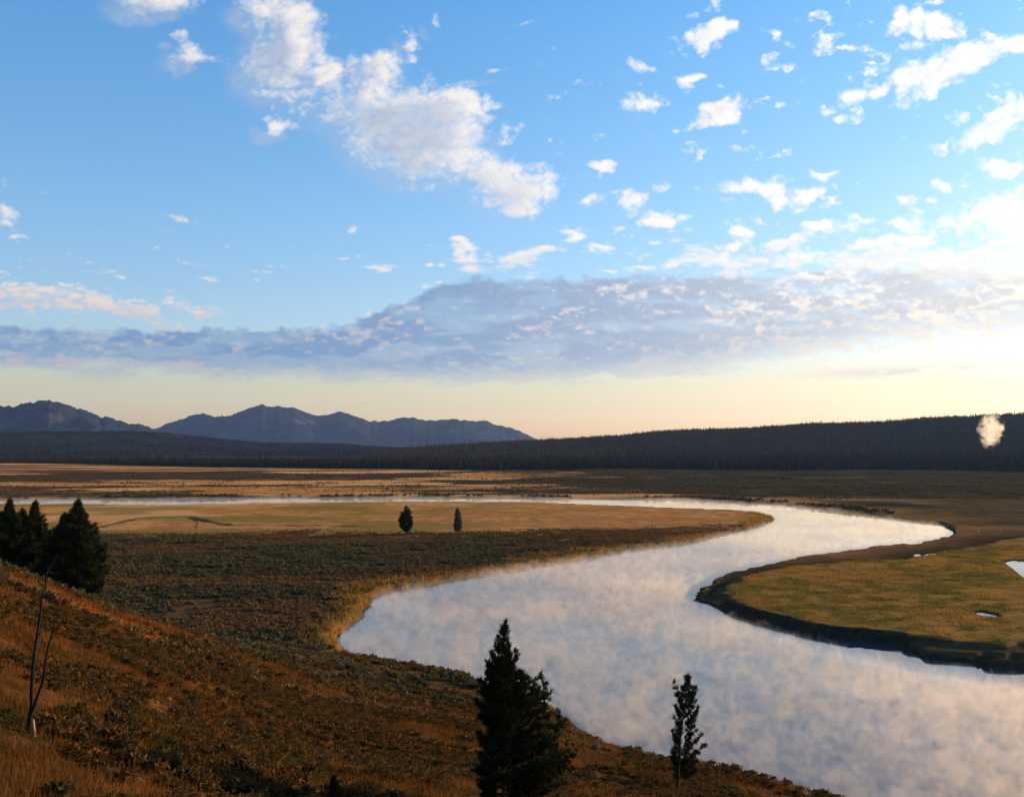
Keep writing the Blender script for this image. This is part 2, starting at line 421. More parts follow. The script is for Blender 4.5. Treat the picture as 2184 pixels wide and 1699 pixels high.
def water_material():
    m, nt, out, N, L = node_mat('river water')
    pos = N('ShaderNodeNewGeometry').outputs['Position']
    mp = N('ShaderNodeMapping'); mp.inputs['Rotation'].default_value = (0, 0, R(25)); mp.inputs['Scale'].default_value = (1, 0.45, 1); L(pos, mp.inputs[0])
    n1 = noise(N, L, mp.outputs[0], 0.9, 3, 0.5); n2 = noise(N, L, mp.outputs[0], 0.06, 4, 0.6, 0.5)
    b = N('ShaderNodeBsdfPrincipled'); b.inputs['Base Color'].default_value = (0.030, 0.036, 0.040, 1); b.inputs['IOR'].default_value = 1.333
    rr = N('ShaderNodeMapRange'); rr.inputs['From Min'].default_value = 0.4; rr.inputs['From Max'].default_value = 0.65; rr.inputs['To Min'].default_value = 0.03; rr.inputs['To Max'].default_value = 0.13
    L(n2, rr.inputs[0]); L(rr.outputs[0], b.inputs['Roughness'])
    bp = N('ShaderNodeBump', Strength=0.25, Distance=0.012); L(n1, bp.inputs['Height']); L(bp.outputs[0], b.inputs['Normal'])
    L(b.outputs[0], out.inputs[0]); return m


M_ground = ground_material()
M_water = water_material()
M_pine = leaf_material('pine needles', (0.012, 0.016, 0.006), (0.024, 0.028, 0.010), 0.08, 1.2, True, (0.040, 0.038, 0.012))
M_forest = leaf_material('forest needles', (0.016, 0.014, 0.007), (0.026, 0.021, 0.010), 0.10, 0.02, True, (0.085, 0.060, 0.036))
M_farforest = leaf_material('distant needles', (0.006, 0.008, 0.008), (0.011, 0.013, 0.012), 0.05, 0.01, True, (0.020, 0.020, 0.017))
M_deadleaf = leaf_material('greying needles', (0.085, 0.065, 0.060), (0.12, 0.09, 0.08), 0.15, 1.0, True, (0.07, 0.06, 0.05))
M_sage = leaf_material('sagebrush leaves', (0.046, 0.039, 0.013), (0.074, 0.044, 0.014), 0.25, 0.25, True, (0.13, 0.054, 0.014))
M_sagev = leaf_material('valley sagebrush leaves', (0.052, 0.050, 0.022), (0.090, 0.076, 0.034), 0.28, 0.2, True, (0.165, 0.082, 0.030))
M_willow = leaf_material('willow leaves', (0.03, 0.024, 0.012), (0.05, 0.036, 0.016), 0.25, 0.2, True, (0.10, 0.06, 0.022))
M_yellow = leaf_material('rabbitbrush flowers', (0.20, 0.16, 0.03), (0.40, 0.28, 0.05), 0.35, 4.0, True, (0.10, 0.10, 0.03))
M_greenbush = leaf_material('green leaves', (0.028, 0.036, 0.009), (0.045, 0.048, 0.012), 0.30, 2.0, True, (0.07, 0.058, 0.014))
M_grass = leaf_material('dry grass', (0.125, 0.040, 0.009), (0.185, 0.070, 0.017), 0.35, 0.25, True, (0.055, 0.042, 0.010))
M_goldgrass = leaf_material('golden bank grass', (0.30, 0.125, 0.022), (0.36, 0.19, 0.035), 0.45, 0.15, True, (0.10, 0.062, 0.014))
M_meadow = leaf_material('meadow grass', (0.085, 0.080, 0.012), (0.13, 0.100, 0.018), 0.4, 0.12, True, (0.30, 0.14, 0.028))
M_bark = bark_material('pine bark', (0.020, 0.016, 0.013), (0.055, 0.045, 0.038))
M_dead = bark_material('dead wood', (0.006, 0.005, 0.0045), (0.022, 0.018, 0.015))
M_pale = bark_material('bare split wood', (0.30, 0.13, 0.075), (0.40, 0.20, 0.12))
M_rock = bark_material('pale rock', (0.20, 0.105, 0.065), (0.30, 0.17, 0.11), (3, 3, 3))

# ------------------------------------------------------------------ ground sheet (one polar height field, finest where it is seen smallest)
azf = np.linspace(R(-38), R(36), 1290)
azs = np.linspace(R(36), R(322), 110)[1:-1]
AZ = np.concatenate([azf, azs]); na = len(AZ)
v = np.linspace(860, 459.2, 660); rings = 983.0 * 38.3 / (v - 447.0)
r0 = np.geomspace(0.6, rings[0], 130)[:-1]
r1 = np.concatenate([np.linspace(rings[-1] + 15, 3700, 40), np.geomspace(3750, 7200, 60), np.geomspace(7400, 25000, 14)])
rings = np.concatenate([r0, rings, r1])
extra = np.linspace(1500, 3000, 90); rings = np.unique(np.concatenate([rings, extra])); nr = len(rings)
A2, D2 = np.meshgrid(AZ, rings)
GX = (np.sin(A2) * D2).ravel(); GY = (np.cos(A2) * D2).ravel()
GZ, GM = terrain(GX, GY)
idx = np.arange(nr * na).reshape(nr, na); nx = np.roll(idx, -1, axis=1)
F = np.stack([idx[:-1], idx[1:], nx[1:], nx[:-1]], -1).reshape(-1, 4)[:, ::-1]
V = np.stack([GX, GY, GZ], -1)
# close the hub under the camera
zc = float(GZ[:na].mean()); V = np.concatenate([V, [[0, 0, zc]]])
hub = np.stack([idx[0], np.roll(idx[0], -1), np.full(na, nr * na), np.full(na, nr * na)], -1)
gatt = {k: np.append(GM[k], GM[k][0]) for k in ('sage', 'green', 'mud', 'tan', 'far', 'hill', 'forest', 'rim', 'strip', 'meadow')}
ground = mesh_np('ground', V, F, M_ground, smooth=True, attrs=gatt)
tag(ground, 'river valley floor of dry grass and sagebrush with a brown hillside in front', 'ground', kind='structure')

# ------------------------------------------------------------------ water


def sheet(name, P, z, mat, label, cat):
    me = bpy.data.meshes.new(name); me.from_pydata([(*p, z) for p in P], [], [list(range(len(P)))]); me.update()
    if me.polygons[0].normal.z < 0: me.flip_normals()
    me.materials.append(mat); o = bpy.data.objects.new(name, me); C.objects.link(o); return tag(o, label, cat, kind='structure')


sheet('river', [(-1500, 70), (1300, 70), (1300, 1000), (-1500, 1000)], 0.0, M_water, 'calm pale river bending through the valley', 'river')


sheet('puddle', poly([(1948, 1183), (1955, 1181), (1963, 1182), (1964, 1185), (1952, 1186)], 0.62), 0.62, M_water, 'tiny shining puddle on the dark mud of the river bend', 'puddle')
sheet('puddle', poly([(1972, 1182), (1985, 1180), (1999, 1179), (2002, 1182), (1988, 1184), (1976, 1185)], 0.62), 0.62, M_water, 'long thin puddle on the dark mud of the river bend', 'puddle')


def grow(P, k):
    c = P.mean(0); return c + (P - c) * k


sheet('pond', grow(POND_A, 1.04), 1.75, M_water, 'white shining pond in the meadow at the right edge', 'pond')
sheet('pond', grow(POND_B, 1.1), 1.75, M_water, 'small shining pool in the middle of the meadow', 'pond')

# ------------------------------------------------------------------ mountains


def mountain_material():
    m, nt, out, N, L = node_mat('mountain slopes')
    pos = N('ShaderNodeNewGeometry').outputs['Position']
    n1 = noise(N, L, pos, 0.0016, 6, 0.6); n2 = noise(N, L, pos, 0.008, 5, 0.65)
    col = mixc(N, L, ramp(N, L, n2, 0.42, 0.6), (0.011, 0.015, 0.018), (0.022, 0.026, 0.028))
    col = mixc(N, L, math_n(N, L, 'MULTIPLY', ramp(N, L, n1, 0.58, 0.70), 0.7), col, (0.085, 0.075, 0.066))
    b = N('ShaderNodeBsdfPrincipled'); b.inputs['Roughness'].default_value = 1.0; b.inputs['Specular IOR Level'].default_value = 0.0
    L(col, b.inputs['Base Color']); bp = N('ShaderNodeBump', Strength=0.35, Distance=40.0); L(n2, bp.inputs['Height']); L(bp.outputs[0], b.inputs['Normal'])
    L(b.outputs[0], out.inputs[0]); return m


M_mount = mountain_material()


def mountain(name, rows, dist, depth, label, seed):
    r = np.array(rows, float); us = np.linspace(r[0, 0], r[-1, 0], 420); row = np.interp(us, r[:, 0], r[:, 1])
    a = az_of(us); t = np.concatenate([np.linspace(0, 1, 70), 1 + np.linspace(0.02, 0.8, 16)])
    T, Aa = np.meshgrid(t, a, indexing='ij'); Dd = dist + (T - 1) * depth
    x = np.sin(Aa) * Dd; y = np.cos(Aa) * Dd
    zr = EYE + (953.5 - row) * dist * np.cos(a) / FPX * 1.0
    zr = zr + 22 * (fbm(us / 14, us * 0, 3, seed) - 0.5)
    zr = zr + 34 * (0.5 - np.abs(2 * fbm(us / 9, us * 0, 3, seed + 9) - 1))
    pr = np.where(T <= 1, ss(0, 1.15, T) / ss(0, 1.15, np.array(1.0)), 1 - (T - 1) * 1.2)
    rg = 1 - np.abs(2 * fbm(x / 1500, y / 2600, 5, seed + 3) - 1)
    z = zr[None] * pr + 260 * (rg - 0.75) * np.clip(T * (1 - T) * 4, 0, 1) - 10
    i = np.arange(T.size).reshape(T.shape)
    F = np.stack([i[:-1, :-1], i[:-1, 1:], i[1:, 1:], i[1:, :-1]], -1).reshape(-1, 4)
    o = mesh_np(name, np.stack([x, y, z], -1).reshape(-1, 3), F, M_mount, smooth=True)
    return tag(o, label, 'mountain', kind='structure')


mountain('mountain', [(-1400, 930), (-900, 890), (-500, 872), (-250, 880), (-100, 858), (0, 864), (30, 866), (60, 858), (100, 850), (117, 853), (143, 864), (173, 871), (207, 884), (233, 889), (267, 899), (293, 902), (313, 908), (340, 917), (420, 930), (600, 960), (700, 990)],
         11500, 3800, 'dark blue peak with a long right shoulder at the left edge', 61)
mountain('mountain', [(-100, 960), (100, 950), (250, 935), (333, 914), (367, 898), (400, 888), (430, 881), (457, 888), (487, 886), (520, 873), (560, 860), (577, 867), (593, 865), (623, 868), (650, 878), (677, 886), (700, 884), (728, 876),
                      (788, 897), (831, 897), (855, 889), (885, 891), (928, 896), (968, 893), (1015, 897), (1040, 896), (1061, 905), (1095, 913), (1128, 928), (1151, 938), (1250, 955), (1500, 970)],
         16000, 5000, 'blue mountain range of several low summits behind the plain', 71)

# ------------------------------------------------------------------ geometry for plants


def frames(n, r):
    z = r.normal(size=(n, 3)); z /= np.linalg.norm(z, axis=1, keepdims=True)
    a = np.cross(z, r.normal(size=(n, 3))); a /= np.linalg.norm(a, axis=1, keepdims=True)
    return z, a, np.cross(z, a)


def bush_proto(n, seed, size=0.12, flat=0.75, lumps=5, wid=0.55):
    """unit bush: small leaf triangles spread over and through a few lumps; radius about 0.5"""
    r = np.random.default_rng(seed)
    c = np.stack([r.uniform(-.20, .20, lumps), r.uniform(-.20, .20, lumps), r.uniform(.18, .36, lumps)], -1); c[0] = (0, 0, .3); rad = r.uniform(.23, .32, lumps)
    k = r.integers(0, lumps, n); d, a, b = frames(n, r); d[:, 2] = np.abs(d[:, 2]) * 1.1 - 0.25
    p = c[k] + d * (rad[k] * r.uniform(.50, 1.02, n))[:, None]; tw = r.random(n) < 0.30; p[tw] = (c[k] * r.uniform(.1, 1, n)[:, None])[tw] + r.normal(size=(tw.sum(), 3)) * 0.02; p[:, 2] = np.maximum(p[:, 2] * flat, 0.01)
    up = np.array([0, 0, 1.0]); ax = a * 0.7 + d * 0.6 + up * 0.35; ax /= np.linalg.norm(ax, axis=1, keepdims=True)
    s = size * r.uniform(.6, 1.5, n)[:, None]; w = b * s * wid
    V = np.stack([p - w, p + w, p + ax * s * 1.4], 1).reshape(-1, 3)
    tips_ = np.concatenate([c * 1.35, c * np.array([1.7, 1.7, .8])]) * np.array([1, 1, flat]); o_ = np.zeros_like(tips_)     # bare twigs from the root into each lump
    return np.concatenate([V, np.stack([o_ - [0.012, 0, 0], o_ + [0.012, 0, 0], tips_], 1).reshape(-1, 3)])


def scatter(protos, pos, scale, yaw, tint, r, zs=None):
    Vs, Ts = [], []
    k = r.integers(0, len(protos), len(pos))
    for j, P in enumerate(protos):
        q = np.where(k == j)[0]
        if not len(q): continue
        c, s = np.cos(yaw[q])[:, None], np.sin(yaw[q])[:, None]
        sc = scale[q][:, None]; zz = sc if zs is None else sc * zs[q][:, None]
        X = (P[None, :, 0] * c - P[None, :, 1] * s) * sc + pos[q, 0][:, None]; Y = (P[None, :, 0] * s + P[None, :, 1] * c) * sc + pos[q, 1][:, None]
        Z = P[None, :, 2] * zz + pos[q, 2][:, None]
        Vs.append(np.stack([X, Y, Z], -1).reshape(-1, 3)); Ts.append(np.repeat(tint[q], P.shape[0]))
    V = np.concatenate(Vs); return V, np.arange(len(V)).reshape(-1, 3), np.concatenate(Ts)


def on_sight(px, row):
    ds = np.linspace(18, 300, 1500); a, b_, c = ray(px, row); xs = a * ds / b_; zs = EYE + c * ds / b_; g = ground_z(xs, ds); k = int(np.argmax(g > zs)); return np.array([xs[k], ds[k], g[k]])


CLEAR = [(at_dist(66, 1592, 42.0)[:2], 1.0, 5.0)] + [(on_sight(px, row)[:2], 0.8, 4.0) for px, row in ((357, 1494), (334, 1499))]


def clear(x, y):
    ok = np.ones(x.shape, bool)
    for p, w, ln in CLEAR:
        f = p / np.linalg.norm(p); u = (p[0] - x) * f[0] + (p[1] - y) * f[1]; v_ = np.abs((x - p[0]) * f[1] - (y - p[1]) * f[0])
        ok &= ~((v_ < w) & (u > -w) & (u < ln))
    return ok


# candidates drawn uniformly over ground area inside the view wedge
def wedge(n, d_lo, d_hi, r, half=R(31)):
    d = np.sqrt(r.uniform(d_lo ** 2, d_hi ** 2, n)); a = r.uniform(-half, half, n)
    return np.sin(a) * d, np.cos(a) * d


r = np.random.default_rng(3)
P_far = [bush_proto(18, 100 + i, 0.26, wid=0.75) for i in range(6)]
P_mid = [bush_proto(110, 120 + i, 0.115, lumps=7, wid=0.7) for i in range(6)]


def one_clump(V):
    """drop stray leaves that hang in the air away from the rest of the bush"""
    T = V.reshape(-1, 3, 3); lo, hi = T.min(1), T.max(1); ext = np.linalg.norm(hi - lo, axis=1)
    gap = np.linalg.norm(np.maximum(np.maximum(lo[:, None] - hi[None], lo[None] - hi[:, None]), 0), axis=2)
    near = gap < 0.35 * np.maximum(ext[:, None], ext[None]); seen = np.zeros(len(T), bool); seen[-1] = True
    while True:
        new = near[seen].any(0) | seen
        if new.sum() == seen.sum(): return T[seen].reshape(-1, 3)
        seen = new


P_near = [one_clump(bush_proto(520, 140 + i, 0.055, lumps=9, wid=0.6)) for i in range(6)]

# valley sagebrush, 190 - 480 m and beyond
x, y = wedge(210000, 120, 520, r); z, m = terrain(x, y)
dens = np.clip(m['sage'] * (m['hill'] < 0.5) + 0.55 * (m['hill'] > 0.5) * (1 - 0.95 * m['strip']), 0, 1) * (m['sd'] > 3) * (m['mud'] < 0.3)
clump = fbm(x / 7, y / 7, 3, 81)
k = (r.random(len(x)) < dens * ss(0.24, 0.50, clump)) & (x < 260)
x, y, z = x[k], y[k], z[k]; n = len(x)
band = ss(0.46, 0.60, fbm(x / 75, y / 24, 4, 86))
V1, F1, T1 = scatter(P_far, np.stack([x, y, z - 0.05], -1), r.uniform(0.8, 1.9, n) * (1 - 0.3 * band) * (1 - 0.4 * ss(380, 470, y)), r.uniform(0, 6.28, n), np.clip(r.normal(0.10, 0.2, n) + 0.8 * band + 0.6 * ss(380, 470, y), 0, 1), r, r.uniform(0.7, 1.1, n))
tag(mesh_np('sagebrush_cover', V1, F1, M_sagev, attrs={'tint': T1}), 'low olive sagebrush covering the flat inside the river bend', 'sagebrush', kind='stuff')
# hillside sagebrush, 26 - 200 m
x, y = wedge(30000, 26, 185, r); z, m = terrain(x, y)
clump = fbm(x / 9 + 3, y / 9, 3, 82)
k = (r.random(len(x)) < (m['hill'] > 0.4) * ss(0.38, 0.56, clump + 0.06 * ss(60, 110, m['D'])) * (1 - 0.93 * m['strip'])) & (m['sd'] > 1.5) & clear(x, y)
x, y, z = x[k], y[k], z[k]; n = len(x); D = np.hypot(x, y)
order = np.argsort(D); hx, hy, hz = x[order[:260]], y[order[:260]], z[order[:260]]
o2 = order[260:]; x, y, z = x[o2], y[o2], z[o2]; n = len(x)
V2, F2, T2 = scatter(P_mid, np.stack([x, y, z - 0.05], -1), r.uniform(0.6, 1.7, n), r.uniform(0, 6.28, n), np.clip(r.normal(0.4, 0.35, n), 0, 1), r, r.uniform(0.7, 1.1, n))
tag(mesh_np('hillside_sagebrush', V2, F2, M_sage, attrs={'tint': T2}), 'brown sagebrush covering the near hillside down to the water', 'sagebrush', kind='stuff')

x, y = wedge(150000, 740, 1650, r); z, m = terrain(x, y)
k = (m['sd'] > 4) & (y > 735) & (m['forest'] < 0.5) & (r.random(len(x)) < (0.05 + 0.8 * np.maximum(m['sage'], 0.8 * m['far'])) * ss(0.40, 0.58, fbm(x / 26, y / 26, 3, 88)))
x, y, z = x[k], y[k], z[k]; n = len(x)
V, F, T = scatter(P_far, np.stack([x, y, z - 0.1], -1), r.uniform(0.9, 2.4, n), r.uniform(0, 6.28, n), np.clip(r.normal(0.25, 0.3, n), 0, 1), r, r.uniform(0.6, 1.0, n))
tag(mesh_np('plain_scrub', V, F, M_sagev, attrs={'tint': T}), 'scattered low scrub darkening the far plain beyond the river', 'scrub', kind='stuff')
print('plain scrub', n)

# nearest sagebrush: shrubs of their own
protos = []
for i, P in enumerate(P_near):
    me_o = mesh_np('sagebrush', P, np.arange(len(P)).reshape(-1, 3), M_sage, attrs={'tint': np.clip(np.random.default_rng(i).normal(0.35, 0.3, len(P) // 3), 0, 1).repeat(3)})
    protos.append(me_o)
for i in range(len(hx)):
    o = protos[i % 6] if i < 6 else protos[i % 6].copy()
    if i >= 6: C.objects.link(o)
    s = r.uniform(0.55, 1.35); o.location = (hx[i], hy[i], hz[i] - 0.04); o.scale = (s, s, s * r.uniform(0.7, 1.05)); o.rotation_euler = (0, 0, r.uniform(0, 6.28))
    tag(o, 'low brown sagebrush bush on the near hillside at the bottom of the picture', 'shrub', 'sagebrush bushes on the near hillside')

# willows along the far bank, tall grass along the inner bank
x, y = wedge(60000, 560, 960, r); z, m = terrain(x, y)
k = (m['sd'] > 2) & (m['sd'] < 16) & (to_px(x, y, 0 * x)[1] < tab(m['px'], FAR_BANK) - 0.5) & (m['px'] < 1900) & (r.random(len(x)) < 0.9 * ss(0.35, 0.55, fbm(x / 30, y / 30, 2, 83)))
x, y, z = x[k], y[k], z[k]; n = len(x)
V, F, T = scatter(P_far, np.stack([x, y, z - 0.1], -1), r.uniform(1.2, 3.6, n), r.uniform(0, 6.28, n), np.clip(r.normal(0.4, 0.3, n), 0, 1), r, r.uniform(0.7, 1.1, n))
tag(mesh_np('willow_scrub', V, F, M_willow, attrs={'tint': T}), 'dark willow scrub lining the far river bank', 'scrub', kind='stuff')


def blades(x, y, z, h, w, lean, r):
    n = len(x); a = r.uniform(0, 6.28, n); l = r.uniform(0, 6.28, n); lm = lean * h * r.uniform(.3, 1, n)
    b0 = np.stack([x - np.cos(a) * w, y - np.sin(a) * w, z - 0.03], -1); b1 = np.stack([x + np.cos(a) * w, y + np.sin(a) * w, z - 0.03], -1)
    tp = np.stack([x + np.cos(l) * lm, y + np.sin(l) * lm, z + h], -1)
    return np.stack([b0, b1, tp], 1).reshape(-1, 3)


x, y = wedge(520000, 195, 620, r); 
k0 = (x < 320); x, y = x[k0], y[k0]
z, m = terrain(x, y)
k = (m['rim'] > 0.35) & (m['sd'] > 0.8) & (r.random(len(x)) < 0.8)
x, y, z = x[k], y[k], z[k]; n = len(x)
V = blades(x, y, z, r.uniform(0.5, 1.3, n), r.uniform(0.06, 0.14, n), 0.5, r)
tag(mesh_np('bank_grass', V, np.arange(len(V)).reshape(-1, 3), M_goldgrass, attrs={'tint': np.clip(r.normal(0.35, 0.3, n), 0, 1).repeat(3)}), 'tall golden grass fringing the inner river bank', 'grass', kind='stuff')
print('bank blades', n)
x, y = wedge(420000, 185, 430, r); k0 = x > 40; x, y = x[k0], y[k0]; z, m = terrain(x, y)
tus = fbm(x / 4, y / 4, 3, 87); k = (m['sm'] < 0.6) & (m['mud'] < 0.4) & (r.random(len(x)) < ss(0.36, 0.60, tus) + 0.5 * ss(-3, 0, m['sm'])); x, y, z = x[k], y[k], z[k]; n = len(x); gg = fbm(x / 14, y / 22, 3, 89)
V = blades(x, y, z, r.uniform(0.2, 0.6, n) * (0.6 + 0.9 * tus[k]), r.uniform(0.05, 0.13, n), 0.6, r)
tag(mesh_np('meadow_grass', V, np.arange(len(V)).reshape(-1, 3), M_meadow, attrs={'tint': np.clip(ss(0.42, 0.60, gg) + r.normal(0, 0.18, n), 0, 1).repeat(3)}), 'golden green tussock grass on the meadow inside the right river bend', 'grass', kind='stuff')
print('meadow blades', n)
x, y = wedge(700000, 14, 150, r); z, m = terrain(x, y)
gr = fbm(x / 5, y / 5, 3, 84); k = (r.random(len(x)) < np.maximum(ss(0.34, 0.52, gr), m['strip']) * (0.35 + 0.65 * ss(110, 30, np.hypot(x, y)))) & (m['hill'] > 0.5)
x, y, z = x[k], y[k], z[k]; n = len(x); D = np.hypot(x, y)
V = blades(x, y, z, r.uniform(0.2, 0.65, n), 0.006 + D * 0.00035, 0.45, r)
tag(mesh_np('grass', V, np.arange(len(V)).reshape(-1, 3), M_grass, attrs={'tint': np.clip(fbm(x / 3, y / 3, 2, 85) * 1.6 - 0.5 + r.normal(0, 0.2, n) - 0.8 * m['strip'][k], 0, 1).repeat(3)}), 'brown autumn grass growing between the sagebrush on the hillside', 'grass', kind='stuff')
print('grass blades', n)

# ------------------------------------------------------------------ the wood on the ridge


def conifer_proto(seed, sides=6, tiers=4):
    r = np.random.default_rng(seed); V = []
    for t in range(tiers):
        zb = 0.06 + 0.88 * t / tiers; zt = min(1.0, zb + 0.42); rad = 0.20 * (1 - t / (tiers + 0.4)) * r.uniform(.8, 1.15)
        a = np.arange(sides) * 6.283 / sides + r.uniform(0, 6); rr = rad * r.uniform(.55, 1.25, sides)
        ring = np.stack([np.cos(a) * rr, np.sin(a) * rr, zb + r.uniform(-.05, .05, sides)], -1)
        for i in range(sides):
            V += [ring[i], ring[(i + 1) % sides], np.array([0, 0, zt])]
    return np.array(V)


CP = [conifer_proto(i) for i in range(10)]
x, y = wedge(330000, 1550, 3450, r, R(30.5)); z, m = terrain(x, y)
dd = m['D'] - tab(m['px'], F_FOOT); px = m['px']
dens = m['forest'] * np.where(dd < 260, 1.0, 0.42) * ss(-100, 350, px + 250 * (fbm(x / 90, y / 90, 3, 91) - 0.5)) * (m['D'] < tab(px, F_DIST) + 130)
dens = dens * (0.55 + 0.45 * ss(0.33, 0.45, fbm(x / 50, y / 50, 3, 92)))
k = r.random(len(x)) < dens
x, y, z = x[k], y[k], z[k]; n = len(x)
V, F, T = scatter(CP, np.stack([x, y, z - 0.3], -1), np.clip(r.normal(11.8, 3.2, n), 5, 21), r.uniform(0, 6.28, n), np.clip(r.normal(0.12, 0.15, n) + 0.6 * ss(250, 600, (m['D'] - tab(m['px'], F_FOOT))[k]), 0, 1), r)  # paler brown tint up the slope puts haze into the needle colour
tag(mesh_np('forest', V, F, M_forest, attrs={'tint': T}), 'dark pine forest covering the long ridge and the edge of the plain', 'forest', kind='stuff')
print('forest trees', n, 'faces', len(F))
x, y = wedge(115000, 3000, 6400, r, R(38)); z, m = terrain(x, y); px = m['px']
k = (px < 1100) & (px > -1500) & (r.random(len(x)) < 0.55 * ss(0.3, 0.45, fbm(x / 160, y / 160, 3, 93)))
x, y, z = x[k], y[k], z[k]; n = len(x)
V, F, T = scatter([conifer_proto(30 + i, 4, 2) for i in range(5)], np.stack([x, y, z - 0.3], -1), np.clip(r.normal(10, 2.5, n), 5, 16), r.uniform(0, 6.28, n), np.clip(r.normal(0.0, 0.15, n), 0, 1), r)
tag(mesh_np('distant_forest', V, F, M_farforest, attrs={'tint': T}), 'blue dark distant forest on the foothills below the mountains', 'forest', kind='stuff')

# ------------------------------------------------------------------ individual trees


def tube(pts, rad, sides=7):
    pts = np.asarray(pts, float); n = len(pts); V = []; F = []
    for i in range(n):
        t = pts[min(i + 1, n - 1)] - pts[max(i - 1, 0)]; t /= np.linalg.norm(t) + 1e-9
        u = np.cross(t, (0.31, 0.95, 0.05)); u /= np.linalg.norm(u) + 1e-9; w = np.cross(t, u)
        for k in range(sides):
            a = 6.2832 * k / sides; V.append(pts[i] + (u * math.cos(a) + w * math.sin(a)) * rad[i])
    for i in range(n - 1):
        for k in range(sides):
            F.append((i * sides + k, i * sides + (k + 1) % sides, (i + 1) * sides + (k + 1) % sides, (i + 1) * sides + k))
    return np.array(V), np.array(F)


class Soup:
    def __init__(s): s.V = []; s.F = []; s.n = 0
    def add(s, V, F): s.V.append(V); s.F.append(F + s.n); s.n += len(V)
    def obj(s, name, mat, parent, smooth=True): return mesh_np(name, np.concatenate(s.V), np.concatenate(s.F), mat, parent, smooth)


def needles(p, d, n, ln, w, r):
    """n needle sprays starting around points p (k,3) with directions d"""
    k = len(p); P = np.repeat(p, n, 0); Dn = np.repeat(d, n, 0); q = r.normal(size=P.shape); ax = Dn * 0.9 + q * 0.62 + np.array([0, 0, .25]); ax /= np.linalg.norm(ax, axis=1, keepdims=True)
    P = P + r.normal(size=P.shape) * ln * 0.22
    s = np.cross(ax, r.normal(size=P.shape)); s /= np.linalg.norm(s, axis=1, keepdims=True)
    L = ln * r.uniform(.6, 1.3, len(P))[:, None]; W = w * r.uniform(.7, 1.3, len(P))[:, None]
    return np.stack([P - s * W, P + s * W, P + ax * L], 1).reshape(-1, 3)


def pine(base, height, lp, rp, label, seed, levels=26, per=5, step=0.34, ndl=9, ln=0.30, w=0.035, lean=(0, 0), up=0.35, trunk_r=0.16, first=0.05, group=None, mat=None, name='pine_tree', droop=0.1, gap=0.0, cat='tree', subs=2, inner=0.22):
    """crown half-widths lp / rp (as fractions of the height, tables from foot 0 to top 1) to the left and the right of the trunk"""
    r = np.random.default_rng(seed); base = np.asarray(base, float)
    t = thing(name, base, label, cat, group)
    right = np.array([base[1], -base[0], 0]); right /= np.linalg.norm(right); fwd = np.array([base[0], base[1], 0]); fwd /= np.linalg.norm(fwd)
    wood = Soup(); tt = np.linspace(0, 1, 14)
    wob = 0.010 * height * np.stack([np.sin(tt * 7 + seed), np.cos(tt * 5 + seed), 0 * tt], -1)
    axis = lambda s: np.array([np.interp(s, tt, wob[:, 0]), np.interp(s, tt, wob[:, 1]), s * height]) + right * lean[0] * s * height + fwd * lean[1] * s * height
    pts = [axis(s) for s in tt]; pts[0] = pts[0] - np.array([0, 0, 0.4])
    wood.add(*tube(pts, trunk_r * (1 - tt) ** 0.8 + 0.012, 8))
    tips, dirs = [], []
    for i in range(levels):
        s = first + (0.985 - first) * ((i + r.uniform(-.3, .3)) / levels); s = min(max(s, first), .985)
        def reach(pr):
            L_ = 0.0
            for _ in range(4): L_ = float(np.interp(min(s + L_ * (up * (0.4 + s) - droop * (1 - s) + 0.08), 0.999), [q[0] for q in pr], [q[1] for q in pr]))
            return L_ * height
        L0, R0 = reach(lp), reach(rp)
        for j in range(per):
            if r.random() < gap: continue
            ph = 6.2832 * (j / per) + i * 2.4 + r.uniform(-.5, .5); c = math.cos(ph)
            ln_b = (R0 * (1 + c) / 2 + L0 * (1 - c) / 2) * r.uniform(.62, 1.08)
            if ln_b < 0.05: continue
            d = right * c + fwd * math.sin(ph)
            m_ = max(3, int(ln_b / step) + 2); u = np.linspace(0, 1, m_)
            o = axis(s)
            rise = ln_b * (up * (0.4 + s) * u ** 1.8 - droop * (1 - s) * u + 0.08 * u)
            br = o + np.outer(u * ln_b, d) + np.outer(rise, [0, 0, 1]) + r.normal(size=(m_, 3)) * 0.03 * ln_b * u[:, None]
            wood.add(*tube(br, 0.028 * (1 - u * 0.8) * (0.5 + ln_b / 3) * trunk_r / 0.16, 4))
            for q in range(1, m_):
                f = u[q]
                if f < inner and ln_b > 0.8: continue
                dd = br[q] - br[q - 1]; dd /= np.linalg.norm(dd) + 1e-9
                tips.append(br[q]); dirs.append(dd * 0.7 + np.array([0, 0, .5]) * f)
                for sgn in (1, -1)[:subs]:
                    side = np.cross(dd, (0, 0, 1)) * sgn; sl = ln_b * 0.30 * (1.05 - 0.55 * f) * r.uniform(.5, 1.2)
                    for g in (0.5, 1.0):
                        if sl * g < step * 0.3: continue
                        tips.append(br[q] + (side * 0.8 + dd * 0.55) * sl * g + np.array([0, 0, sl * g * g * 0.35])); dirs.append(side * .5 + dd * .5 + np.array([0, 0, .45]))
    top = axis(1.0)
    for q in range(6): tips.append(axis(0.955 + 0.009 * q)); dirs.append(np.array([r.normal() * .3, r.normal() * .3, 1.0]))
    tips = np.array(tips); dirs = np.array(dirs); dirs /= np.linalg.norm(dirs, axis=1, keepdims=True) + 1e-9
    V = needles(tips, dirs, ndl, ln, w, r)
    wood.obj('trunk', M_bark, t)
    cr = mesh_np('crown', V, np.arange(len(V)).reshape(-1, 3), mat or M_pine, t, attrs={'tint': np.repeat(np.clip(r.normal(.3, .3, len(tips)), 0, 1), ndl * 3)})
    return t


